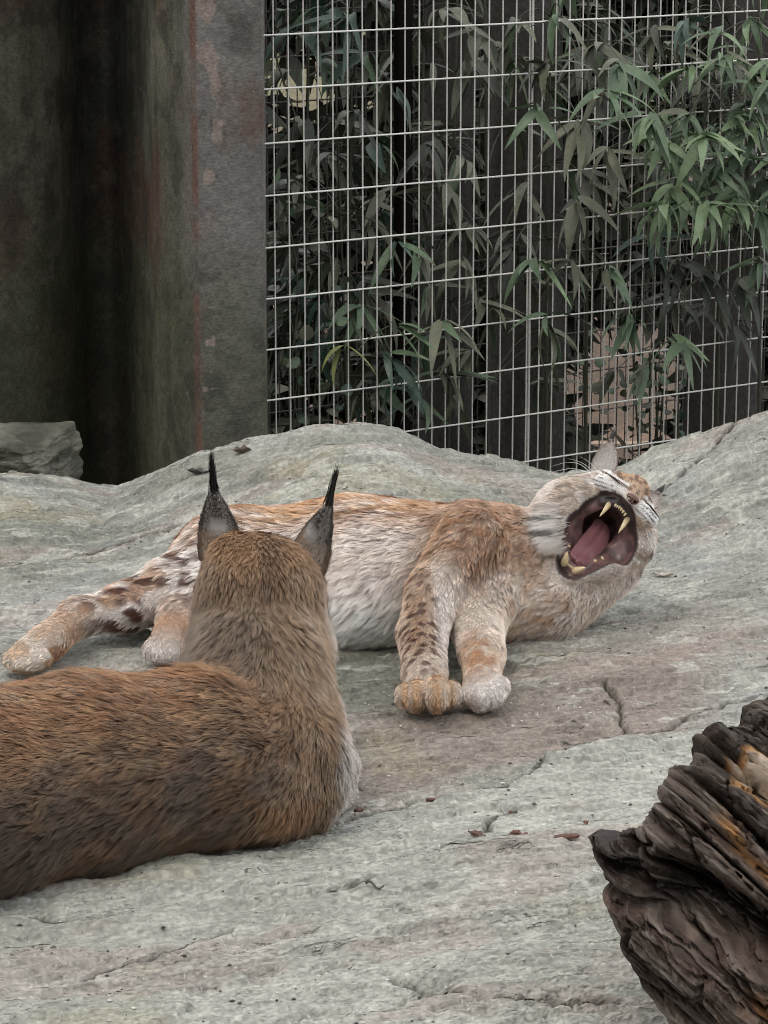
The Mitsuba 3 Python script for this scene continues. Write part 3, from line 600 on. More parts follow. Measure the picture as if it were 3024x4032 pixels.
def surface_nets(D, xs, ys, zs):
    """Naive surface nets on a rectilinear grid."""
    S = D < 0
    n = np.array(D.shape)
    corners = [(i, j, k) for i in (0, 1) for j in (0, 1) for k in (0, 1)]
    sub = lambda A, c: A[c[0]:n[0] - 1 + c[0], c[1]:n[1] - 1 + c[1], c[2]:n[2] - 1 + c[2]]
    cnt = sum(sub(S, c).astype(np.int8) for c in corners)
    act = (cnt > 0) & (cnt < 8)
    I = np.argwhere(act)
    vals = {c: D[I[:, 0] + c[0], I[:, 1] + c[1], I[:, 2] + c[2]] for c in corners}
    acc = np.zeros((len(I), 3)); num = np.zeros(len(I))
    for a in corners:
        for ax in range(3):
            if a[ax]: continue
            b = list(a); b[ax] = 1; b = tuple(b)
            va, vb = vals[a], vals[b]
            cr = (va < 0) != (vb < 0)
            t = np.where(cr, va / np.where(cr, va - vb, 1), 0)
            pos = np.zeros((len(I), 3)); pos[:] = a
            pos[:, ax] += t
            acc += pos * cr[:, None]; num += cr
    loc = acc / num[:, None]
    C = (xs, ys, zs)
    V = np.stack([C[k][I[:, k]] + loc[:, k] * (C[k][I[:, k] + 1] - C[k][I[:, k]]) for k in range(3)], 1)
    idx = np.full(act.shape, -1, np.int64); idx[act] = np.arange(len(I))
    F = []
    for ax in range(3):
        u, w = (ax + 1) % 3, (ax + 2) % 3
        lo = np.moveaxis(S, (ax, u, w), (0, 1, 2))
        ii = np.moveaxis(idx, (ax, u, w), (0, 1, 2))
        e = lo[:-1, 1:-1, 1:-1] != lo[1:, 1:-1, 1:-1]
        q = np.argwhere(e)
        inside = lo[:-1, 1:-1, 1:-1][e]
        a = ii[q[:, 0], q[:, 1], q[:, 2]]; b = ii[q[:, 0], q[:, 1] + 1, q[:, 2]]
        c = ii[q[:, 0], q[:, 1] + 1, q[:, 2] + 1]; d = ii[q[:, 0], q[:, 1], q[:, 2] + 1]
        quad = np.stack([a, b, c, d], 1)
        quad[~inside] = quad[~inside][:, ::-1]
        F += [quad[:, [0, 1, 2]], quad[:, [0, 2, 3]]]
    return trimesh.Trimesh(V, np.vstack(F), process=False)

def vertex_normals(v, f):
    n = np.zeros_like(v)
    fn = np.cross(v[f[:, 1]] - v[f[:, 0]], v[f[:, 2]] - v[f[:, 0]])
    for k in range(3):
        np.add.at(n, f[:, k], fn)
    return nrm(n)

def smooth_mesh(m, it=4):
    from scipy.sparse import coo_matrix, diags
    v, f = np.array(m.vertices), np.asarray(m.faces)
    e = np.vstack([f[:, [0, 1]], f[:, [1, 2]], f[:, [2, 0]]]); e = np.vstack([e, e[:, ::-1]])
    A = coo_matrix((np.ones(len(e)), (e[:, 0], e[:, 1])), shape=(len(v), len(v))).tocsr()
    A.data[:] = 1
    A = diags(1 / np.maximum(np.asarray(A.sum(1)).ravel(), 1)) @ A
    for k in range(it):
        for lam in (0.5, -0.52):
            v = v + lam * (A @ v - v)
    return trimesh.Trimesh(v, f, process=False)

def sample_surface(m, n, seed, weight=None):
    rs = np.random.RandomState(seed)
    v, f = np.asarray(m.vertices), np.asarray(m.faces)
    area = np.linalg.norm(np.cross(v[f[:, 1]] - v[f[:, 0]], v[f[:, 2]] - v[f[:, 0]]), axis=1)
    if weight is not None:
        area = area * weight
    c = np.cumsum(area)
    fi = np.searchsorted(c, rs.rand(n) * c[-1])
    r1, r2 = np.sqrt(rs.rand(n)), rs.rand(n)
    w = np.stack([1 - r1, r1 * (1 - r2), r1 * r2], 1)
    vn = vertex_normals(v, f)
    tri = f[fi]
    return (v[tri] * w[..., None]).sum(1), nrm((vn[tri] * w[..., None]).sum(1))

def fur_mesh(pts, nor, flow, length, color, seed, width=0.0013, lift=0.35, clump=10, clump_pull=0.6, wave=0.35, droop=0.15, root_dark=0.6, segs=3, tip_light=1.06, wave_scale=45.0):
    """Every hair a thin bent ribbon; hairs gather in tufts. Returns (v, f, normals, colours)."""
    rs = np.random.RandomState(seed)
    n = len(pts)
    w1 = np.stack([meshkit.fbm(pts * wave_scale, 2, seed + k) for k in range(3)], 1) - 0.5
    fl = flow + wave * 2.2 * w1 + rs.normal(0, 0.10, (n, 3))
    fl = nrm(fl - (fl * nor).sum(1, keepdims=True) * nor)
    L = length * (0.75 + 0.5 * rs.rand(n))
    lf = (lift * (0.7 + 0.6 * rs.rand(n)))[:, None] if np.ndim(lift) == 0 else (lift * (0.7 + 0.6 * rs.rand(n)))[:, None]
    d0 = nrm(fl + nor * lf * 1.7)
    d1 = nrm(fl + nor * lf * 0.35 + [0, 0, -droop])
    tip = pts + (d0 * 0.45 + d1 * 0.55) * L[:, None]
    if clump:
        nc = max(1, n // clump)
        ci = rs.choice(n, nc, replace=False)
        _, near = cKDTree(pts[ci]).query(pts)
        ct = tip[ci][near]
        dist = np.linalg.norm(pts - pts[ci][near], axis=1)
        pull = (clump_pull * np.clip(1.3 - dist / (L + 1e-6), 0, 1))[:, None]
        tip = tip * (1 - pull) + ct * pull
        shade = (0.86 + 0.28 * rs.rand(nc))[near]
    else:
        shade = np.ones(n)
    root = pts - nor * 0.001
    mid = pts + d0 * L[:, None] * 0.45
    ts = np.linspace(0, 1, segs + 1)
    curve = np.stack([root * (1 - t) ** 2 + 2 * mid * t * (1 - t) + tip * t * t for t in ts], 1)
    tang = nrm(tip - root)
    sd = nrm(np.cross(tang, nor))
    up = np.cross(sd, tang)
    a = rs.uniform(-1.0, 1.0, n)[:, None]
    sd = sd * np.cos(a) + up * np.sin(a)
    prof = np.array([1.0, 0.95, 0.62, 0.0]) if segs == 3 else np.linspace(1, 0, segs + 1) ** 0.6
    W = (width * (0.7 + 0.6 * rs.rand(n)))[:, None] if np.ndim(width) == 0 else (width * (0.7 + 0.6 * rs.rand(n)))[:, None]
    V, C, N = [], [], []
    col = color * (shade * (0.88 + 0.24 * rs.rand(n)))[:, None]
    hn = nrm(nor * 0.75 + up * 0.45)
    for i, t in enumerate(ts):
        cc = col * (root_dark + (1 - root_dark) * min(1, t * 1.6)) * (1 + (tip_light - 1) * t)
        if i < segs:
            V += [curve[:, i] - sd * W * 0.5 * prof[i], curve[:, i] + sd * W * 0.5 * prof[i]]
            C += [cc, cc]; N += [hn, hn]
        else:
            V.append(curve[:, i]); C.append(cc); N.append(hn)
    m = 2 * segs + 1
    V = np.stack(V, 1).reshape(-1, 3); C = np.stack(C, 1).reshape(-1, 3); N = np.stack(N, 1).reshape(-1, 3)
    loc = []
    for i in range(segs - 1):
        b = 2 * i
        loc += [[b, b + 1, b + 3], [b, b + 3, b + 2]]
    loc.append([2 * segs - 2, 2 * segs - 1, 2 * segs])
    f = ((np.arange(n) * m)[:, None, None] + np.array(loc)).reshape(-1, 3)
    return V, f, N, np.clip(C, 0, 1)

def fur_shape(parts_, bsdf='fur_hair'):
    V, F, N, C, at = [], [], [], [], 0
    for v, f, n, c in parts_:
        V.append(v); F.append(f + at); N.append(n); C.append(c); at += len(v)
    path = meshkit.write_ply((np.vstack(V), np.vstack(F)), False, None, np.vstack(C), normals=np.vstack(N))
    return {'type': 'ply', 'filename': path, 'face_normals': False, 'bsdf': {'type': 'ref', 'id': bsdf}}

scene['fur_hair'] = {'type': 'twosided', 'bsdf': {'type': 'principled', 'base_color': VCOL, 'roughness': 0.5, 'specular': 0.25}}
scene['hide'] = {'type': 'twosided', 'bsdf': {'type': 'diffuse', 'reflectance': VCOL}}
scene['wet_skin'] = {'type': 'twosided', 'bsdf': {'type': 'principled', 'base_color': VCOL, 'roughness': 0.28, 'specular': 0.5}}
def tooth_color(p, n, uv):
    return mix((0.62, 0.46, 0.22), (0.80, 0.70, 0.48), noise(p.x * 160, p.y * 160, p.z * 160))
scene['tooth_enamel'] = {'type': 'twosided', 'bsdf': {'type': 'principled', 'base_color': proc(tooth_color), 'roughness': 0.25, 'specular': 0.5}}
scene['claw_horn'] = {'type': 'twosided', 'bsdf': {'type': 'principled', 'base_color': {'type': 'rgb', 'value': [0.55, 0.50, 0.42]}, 'roughness': 0.35}}

def spots(p, scale, seed, radius=0.36, jitter=0.8, stretch=None, flow=None):
    """0..1: dark spots at jittered cell points in space."""
    q = np.asarray(p) * scale
    i0 = np.floor(q).astype(np.int64)
    best = np.full(len(q), 9.0)
    for a in np.ndindex(3, 3, 3):
        c = i0 + np.array(a) - 1
        h = (c[:, 0] * 73856093) ^ (c[:, 1] * 19349663) ^ (c[:, 2] * 83492791) ^ (seed * 2654435)
        r = np.stack([((h * k) & 0xFFFF) / 65535.0 for k in (40503, 30011, 52711)], 1)
        d = q - (c + 0.5 + jitter * (r - 0.5))
        if flow is not None:
            al = (d * flow).sum(1, keepdims=True) * flow
            d = d - al * (1 - 1 / (stretch or 1.6))
        best = np.minimum(best, np.linalg.norm(d, axis=1))
    return sstep(radius, radius * 0.6, best)

def ear_mesh(base, up, side, front, height, width, cup, n=13, m=15, thick=0.0022, tipw=0.0, taper=0.8, belly=0.22):
    """A pointed, cupped ear. (outer sheet, inner sheet) joined at the rim; returns mesh and (u, v, inner) per vertex."""
    up, side, front = nrm(up), nrm(side), nrm(front)
    us, vs = np.linspace(-1, 1, n), np.linspace(0, 1, m)
    V, U = [], []
    for lay in (0, 1):
        for v in vs:
            w = width * 0.5 * (1 - v ** 1.9) ** taper * (1 + belly * np.sin(np.pi * v)) + tipw
            for u in us:
                inset = thick * lay * (1 if abs(u) < 1 else 0)
                c = base + up * (v * height) + side * (u * w) + front * (cup * (u * u - 0.35) * (1 - 0.6 * v) + inset + 0.010 * v * v)
                V.append(c); U.append((u, v, lay))
    f = grid_faces(m, n)
    F = np.vstack([f, f[:, ::-1] + n * m])
    e = []
    for j in range(m - 1):
        for side_ in (0, n - 1):
            a, b = j * n + side_, (j + 1) * n + side_
            e += [(a, b, b + n * m), (a, b + n * m, a + n * m)]
    return trimesh.Trimesh(np.array(V), np.vstack([F, e]), process=False), np.array(U)

def tuft(root, tip, n, spread, seed, color, width=0.0012, bend=0.01):
    rs = np.random.RandomState(seed)
    root, tip = np.asarray(root, float), np.asarray(tip, float)
    d = tip - root
    r0 = root + rs.normal(0, spread, (n, 3))
    ln = 0.55 + 0.5 * rs.rand(n, 1)
    t1 = root + d * ln + rs.normal(0, spread * 0.8, (n, 3))
    mid = (r0 + t1) / 2 + rs.normal(0, bend * 0.2, (n, 3))
    sd = nrm(np.cross(nrm(t1 - r0), rs.randn(n, 3)))
    ts = np.linspace(0, 1, 5)
    V, N, C = [], [], []
    for i, t in enumerate(ts):
        c = r0 * (1 - t) ** 2 + 2 * mid * t * (1 - t) + t1 * t * t
        w = width * (1 - t) ** 0.5 * 0.5
        col = np.broadcast_to(color, (n, 3)) * (0.7 + 0.6 * rs.rand(n, 1))
        if i < 4: V += [c - sd * w, c + sd * w]; N += [np.cross(sd, nrm(d))] * 2; C += [col, col]
        else: V.append(c); N.append(np.cross(sd, nrm(d))); C.append(col)
    V = np.stack(V, 1).reshape(-1, 3); N = nrm(np.stack(N, 1).reshape(-1, 3)); C = np.stack(C, 1).reshape(-1, 3)
    loc = []
    for i in range(3):
        b = 2 * i; loc += [[b, b + 1, b + 3], [b, b + 3, b + 2]]
    loc.append([6, 7, 8])
    return V, ((np.arange(n) * 9)[:, None, None] + np.array(loc)).reshape(-1, 3), N, C

def lerp_col(c, d, w):
    w = np.clip(w, 0, 1)[:, None]
    return c * (1 - w) + np.asarray(d) * w

def axis_coords(lo, hi, step, fine=None, fstep=None):
    if fine is None: return np.arange(lo, hi + step, step)
    a, b = fine
    return np.concatenate([np.arange(lo, a, step), np.arange(a, b, fstep), np.arange(b, hi + step, step)])

# ================================================================ the near lynx, sitting up with its back to us
def front_lynx():
    key = thing('lynx', 'brown lynx lying with its back to us and head up, black tufted ears raised', 'lynx')
    B = Body()
    along = np.array([0.955, 0.29, 0.05])
    # trunk, from the rump outside the frame to the shoulders
    B.bone((-0.7875, 4.12, 0.1371), (-0.6228, 4.26, 0.145), 0.14, 0.15, 0.04, -along, 'torso')
    B.bone((-0.6228, 4.26, 0.145), (-0.4647, 4.36, 0.1424), 0.15, 0.148, 0.05, -along, 'torso')
    B.bone((-0.4647, 4.36, 0.1424), (-0.292, 4.46, 0.132), 0.148, 0.135, 0.05, -along, 'torso')
    B.bone((-0.2919, 4.46, 0.1397), (-0.1795, 4.58, 0.124), 0.135, 0.105, 0.05, -along, 'torso')
    B.ball((-0.3643, 4.46, 0.1779), (0.15, 0.07, 0.05), 0.05, -along, 'torso')
    # haunch and folded hind leg, mostly out of frame
    B.ball((-0.7671, 4.12, 0.1371), (0.14, 0.09, 0.12), 0.05, (0.3, 0, -1), 'torso')
    # shoulder and upper arm on our side
    B.ball((-0.162, 4.5, 0.1111), (0.105, 0.085, 0.115), 0.035, (-0.35, 0.0, -1), 'shoulder')
    B.ball((-0.1958, 4.42, 0.088), (0.085, 0.06, 0.06), 0.04, (-0.6, 0.0, -0.7), 'shoulder')
    B.bone((-0.1394, 4.48, 0.0946), (-0.1975, 4.45, 0.0392), 0.06, 0.04, 0.03, (-0.5, 0, -0.8), 'shoulder')
    # breast in front
    B.ball((-0.1231, 4.66, 0.1062), (0.055, 0.085, 0.12), 0.04, (0.2, 0, -1), 'breast')
    # neck and head
    B.bone((-0.1912, 4.54, 0.1524), (-0.2032, 4.6, 0.2429), 0.106, 0.097, 0.05, (0.0, 0.1, -1), 'neck')
    B.bone((-0.2032, 4.6, 0.2429), (-0.2063, 4.66, 0.3273), 0.097, 0.080, 0.05, (0.0, 0.1, -1), 'neck')
    B.ball((-0.2064, 4.672, 0.3694), (0.082, 0.088, 0.066), 0.014, (0.0, -0.45, -0.9), 'head')
    B.ball((-0.2044, 4.7, 0.3855), (0.066, 0.085, 0.052), 0.04, (0.0, -0.6, -0.6), 'head')
    B.ball((-0.2542, 4.7, 0.4012), (0.028, 0.040, 0.042), 0.03, (0.0, -0.3, -0.9), 'head')
    B.ball((-0.1505, 4.72, 0.3694), (0.030, 0.040, 0.042), 0.03, (0.1, -0.3, -0.9), 'head')
    B.bone((-0.27, 4.7, 0.3557), (-0.2816, 4.64, 0.2547), 0.022, 0.034, 0.04, (0, 0.1, -1), 'neck')
    B.bone((-0.1476, 4.72, 0.3504), (-0.1328, 4.66, 0.2567), 0.022, 0.034, 0.04, (0.1, 0.1, -1), 'neck')
    B.ball((-0.1448, 4.72, 0.3173), (0.038, 0.06, 0.055), 0.03, (0.45, 0.1, -0.9), 'cheek')
    B.ball((-0.1176, 4.72, 0.2554), (0.028, 0.045, 0.042), 0.03, (0.55, 0.1, -1.0), 'cheek')
    B.ball((-0.27, 4.72, 0.3189), (0.030, 0.06, 0.05), 0.03, (-0.3, 0.1, -0.9), 'neck')
    B.bone((-0.1758, 4.74, 0.3412), (-0.1577, 4.84, 0.3025), 0.06, 0.045, 0.03, (0, -1, 0), 'cheek')
    # forelegs stretched out in front of the breast
    B.bone((-0.1061, 4.64, 0.0728), (-0.0804, 4.74, 0.0317), 0.048, 0.034, 0.02, (0.7, 0.4, -0.4), 'paw')
    B.bone((-0.0804, 4.74, 0.0399), (-0.0833, 4.72, 0.0058), 0.034, 0.030, 0.02, (0.5, 0.3, -0.6), 'paw')
    B.bone((-0.106, 4.62, 0.0116), (-0.073, 4.7, -0.0159), 0.034, 0.03, 0.02, (0.8, 0.4, -0.2), 'paw')
    xs = axis_coords(-1.1, 0.05, 0.0085, (-0.36, 0.03), 0.006)
    ys = np.arange(4.0, 5.0, 0.0085)
    zs = np.arange(-0.08, 0.56, 0.0075)
    skin = smooth_mesh(B.skin(xs, ys, zs), 6)
    v, f = np.array(skin.vertices), np.array(skin.faces)

    def look(p, n):
        flow, tg = B.blend(p)
        g = lambda t: tg.get(t, np.zeros(len(p)))
        N1 = nz(p, 9, 1); N2 = nz(p, 26, 2); N3 = nz(p, 60, 3, 2)
        h = p[:, 2] - rock_height(p[:, 0], p[:, 1], False)
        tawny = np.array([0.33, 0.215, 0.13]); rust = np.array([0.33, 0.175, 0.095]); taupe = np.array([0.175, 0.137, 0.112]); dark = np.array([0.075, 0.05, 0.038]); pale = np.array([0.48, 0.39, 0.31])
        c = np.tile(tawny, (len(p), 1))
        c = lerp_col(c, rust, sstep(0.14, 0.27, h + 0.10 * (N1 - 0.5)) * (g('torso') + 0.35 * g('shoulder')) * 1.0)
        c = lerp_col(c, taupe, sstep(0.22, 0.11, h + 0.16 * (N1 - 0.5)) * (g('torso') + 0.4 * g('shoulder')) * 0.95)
        # neck: grey brown nape, lighter tawny on the right
        nk = g('neck') + g('head') * 0.3
        right = sstep(-0.22, -0.12, p[:, 0] + 0.05 * (N1 - 0.5))
        c = lerp_col(c, taupe * 1.12, nk * (1 - right) * 0.8)
        c = lerp_col(c, np.array([0.38, 0.275, 0.19]), nk * right * 0.7)
        c = lerp_col(c, pale, sstep(0.5, 0.75, N2) * nk * right * 0.5)
        c = lerp_col(c, np.array([0.36, 0.215, 0.122]), sstep(0.1, 1.0, g('head')) * sstep(0.385, 0.43, p[:, 2] + 0.05 * (N1 - 0.5)) * 0.9)
        c = lerp_col(c, dark * 1.7, g('head') * np.exp(-((p[:, 0] + 0.185) / 0.018) ** 2) * 0.7 * sstep(0.46, 0.42, p[:, 2]))
        c = lerp_col(c, np.array([0.42, 0.26, 0.165]), g('cheek') * 0.9)
        c = lerp_col(c, np.array([0.55, 0.51, 0.47]), g('cheek') * sstep(-0.125, -0.095, p[:, 0] + 0.01 * (N2 - .5)))
        c = lerp_col(c, np.array([0.52, 0.49, 0.46]), g('breast') * sstep(-0.12, -0.06, p[:, 0] + 0.03 * (N2 - .5)) * 0.9)
        c = lerp_col(c, np.array([0.58, 0.55, 0.52]), g('paw') * 0.9)
        c = lerp_col(c, np.array([0.66, 0.63, 0.60]), sstep(-0.086, -0.062, p[:, 0] + 0.03 * (N2 - 0.5)) * sstep(0.36, 0.30, p[:, 2]) * (1 - g('paw')) * 0.85)
        c = lerp_col(c, pale, g('shoulder') * sstep(0.5, 0.7, N2) * 0.35)
        # streaks of dark guard hair along the back, small dim spots on the flank and shoulder
        st = nz(p * np.array([0.35, 1.0, 1.3]), 38, 7, 3)
        c = lerp_col(c, dark, sstep(0.50, 0.62, st) * g('torso') * sstep(0.10, 0.18, h) * 0.45)
        c = lerp_col(c, np.array([0.50, 0.33, 0.19]), sstep(0.54, 0.66, nz(p * np.array([0.35, 1.0, 1.3]), 45, 17, 3)) * g('torso') * sstep(0.10, 0.18, h) * 0.45)
        c = lerp_col(c, np.array([0.36, 0.19, 0.10]), (g('shoulder') + g('torso') * 0.5) * sstep(0.50, 0.66, nz(p, 16, 33, 3)) * 0.7)
        sp = spots(p, 24, 3, 0.34)
        c = lerp_col(c, dark * 1.3, sp * (g('torso') * 0.35 + g('shoulder') * 0.45) * sstep(0.05, 0.12, h))
        c = lerp_col(c, dark * 1.5, sstep(0.60, 0.8, N3) * 0.28)
        c = lerp_col(c, pale, sstep(0.62, 0.8, nz(p, 48, 12, 2)) * 0.22)
        return flow, tg, c

    _, _, vc = look(v, None)
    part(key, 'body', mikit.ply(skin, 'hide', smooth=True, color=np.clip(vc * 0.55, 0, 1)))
    inframe = (v[f].mean(1)[:, 0] > -0.86).astype(float)
    pts, nor = sample_surface(skin, 185000, 21, inframe)
    ok = pts[:, 2] > rock_height(pts[:, 0], pts[:, 1], False) - 0.005
    pts, nor = pts[ok], nor[ok]
    flow, tg, col = look(pts, nor)
    g = lambda t: tg.get(t, np.zeros(len(pts)))
    L = 0.030 * g('torso') + 0.026 * g('shoulder') + 0.030 * g('breast') + 0.027 * g('neck') + 0.017 * g('head') + 0.030 * g('cheek') + 0.012 * g('paw')
    L = L * (0.65 + 0.7 * nz(pts, 30, 71, 2))
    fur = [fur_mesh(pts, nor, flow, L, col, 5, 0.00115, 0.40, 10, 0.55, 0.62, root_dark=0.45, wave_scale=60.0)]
    rs = np.random.RandomState(8)
    gi = rs.choice(len(pts), 16000, replace=False)
    gi = gi[(g('torso') + g('shoulder') + g('neck'))[gi] > 0.5]
    fur.append(fur_mesh(pts[gi], nor[gi], flow[gi], L[gi] * 1.35, lerp_col(col[gi], (0.05, 0.035, 0.028), np.full(len(gi), 0.7) * (rs.rand(len(gi)) > 0.45)), 6, 0.0011, 0.36, 0, 0, 0.3))
    # fringe of white hair at the edge of the ruff
    part(key, 'fur', fur_shape(fur), kind='stuff')

    # ears: backs black edged with a pale grey patch, long black tufts
    def ear(base, up, side, front, height, width, cup, tip_to, lab, seed, taper, belly):
        m, U = ear_mesh(np.asarray(base), up, side, front, height, width, cup, taper=taper, belly=belly)
        u, w, lay = U.T
        c = np.tile(np.array([0.035, 0.03, 0.028]), (len(U), 1))
        patch = sstep(0.74, 0.25, np.abs(u + (0.25 if seed == 33 else 0))) * sstep(0.66, 0.50, w)
        c = lerp_col(c, (0.50, 0.48, 0.46), patch * (lay == 0))
        c = lerp_col(c, (0.24, 0.15, 0.09), sstep(0.50, 0.34, w) * (lay == 0) * 0.95)
        c = lerp_col(c, (0.46, 0.42, 0.38), (lay == 1) * sstep(0.9, 0.6, np.abs(u)) * 0.9)
        ek = part(key, 'ear', mikit.ply(m, 'hide', smooth=True, color=c * 0.7), lab)
        mv, mf = np.array(m.vertices), np.array(m.faces)
        p_, n_ = sample_surface(m, 7000, seed)
        nn = cKDTree(mv).query(p_, k=3)
        ww = 1 / (nn[0] + 1e-5); ww /= ww.sum(1, keepdims=True)
        cc = (c[nn[1]] * ww[..., None]).sum(1)
        hair = [fur_mesh(p_, n_, np.tile(nrm(up), (len(p_), 1)), 0.008 + 0.010 * sstep(0.05, 0.0, (p_ - np.asarray(base)) @ nrm(up)), cc * 1.15, seed, 0.0009, 0.25, 8, 0.4, 0.35)]
        top = np.asarray(base) + nrm(up) * height * 0.95 + nrm(front) * 0.008
        hair.append(tuft(top, tip_to, 230, 0.0032, seed + 1, (0.022, 0.02, 0.02), 0.0013))
        part(ek, 'tuft', fur_shape(hair))
    ear((-0.2634, 4.7, 0.3934), np.array((-0.2789, 4.71, 0.5233)) - np.array((-0.2634, 4.7, 0.3934)), (1, 0.10, -0.10), (-0.05, 1, 0.15), 0.130, 0.080, 0.024, (-0.2805, 4.7, 0.5872), 'left ear seen from behind, black with a pale grey patch', 31, 0.95, 0.02)
    ear((-0.1364, 4.71, 0.3861), np.array((-0.0953, 4.73, 0.4875)) - np.array((-0.1364, 4.71, 0.3861)), (0.70, 0.30, -0.62), (0.45, 0.85, 0.15), 0.118, 0.078, 0.036, (-0.0747, 4.74, 0.5553), 'right ear seen from the side, grey with a black edge', 33, 1.15, 0.0)
    # white wisp of the ruff that hangs beside the breast
    a = []
    for i, (s0, e0) in enumerate([((-0.0949, 4.74, 0.2816), (-0.0875, 4.75, 0.2388)), ((-0.0919, 4.74, 0.2537), (-0.0815, 4.75, 0.2067)), ((-0.0994, 4.74, 0.3055), (-0.0905, 4.75, 0.2644))]):
        a.append(tuft(s0, e0, 160, 0.006, 60 + i, (0.66, 0.63, 0.60), 0.0012))
    part(key, 'ruff', fur_shape(a), 'white wisp of the ruff hanging beside the breast')
front_lynx()

# ================================================================ the far lynx, lying on its side and yawning
HEAD = np.array((0.4265, 5.76, 0.1996))
CAM_UP = np.array([0, math.sin(PITCH), math.cos(PITCH)]); CAM_TO = np.array([0, -math.cos(PITCH), math.sin(PITCH)])
def hp(u, v, w):
    """A point of the head: u to the right, v down, w out of the mouth; u and v in 0.927 mm steps, w in metres."""
    return HEAD + np.array([1, 0, 0]) * u * 0.000927 - CAM_UP * v * 0.000927 + CAM_TO * w
def hlocal(p):
    d = p - HEAD
    return d[..., 0] / 0.000927, -(d @ CAM_UP) / 0.000927, d @ CAM_TO
def hdir(u, v, w=0.0):
    return nrm(np.array([1, 0, 0]) * u - CAM_UP * v + CAM_TO * w)
HEAD_AX = np.array([hdir(0.683, -0.731), hdir(0.731, 0.683), CAM_TO])

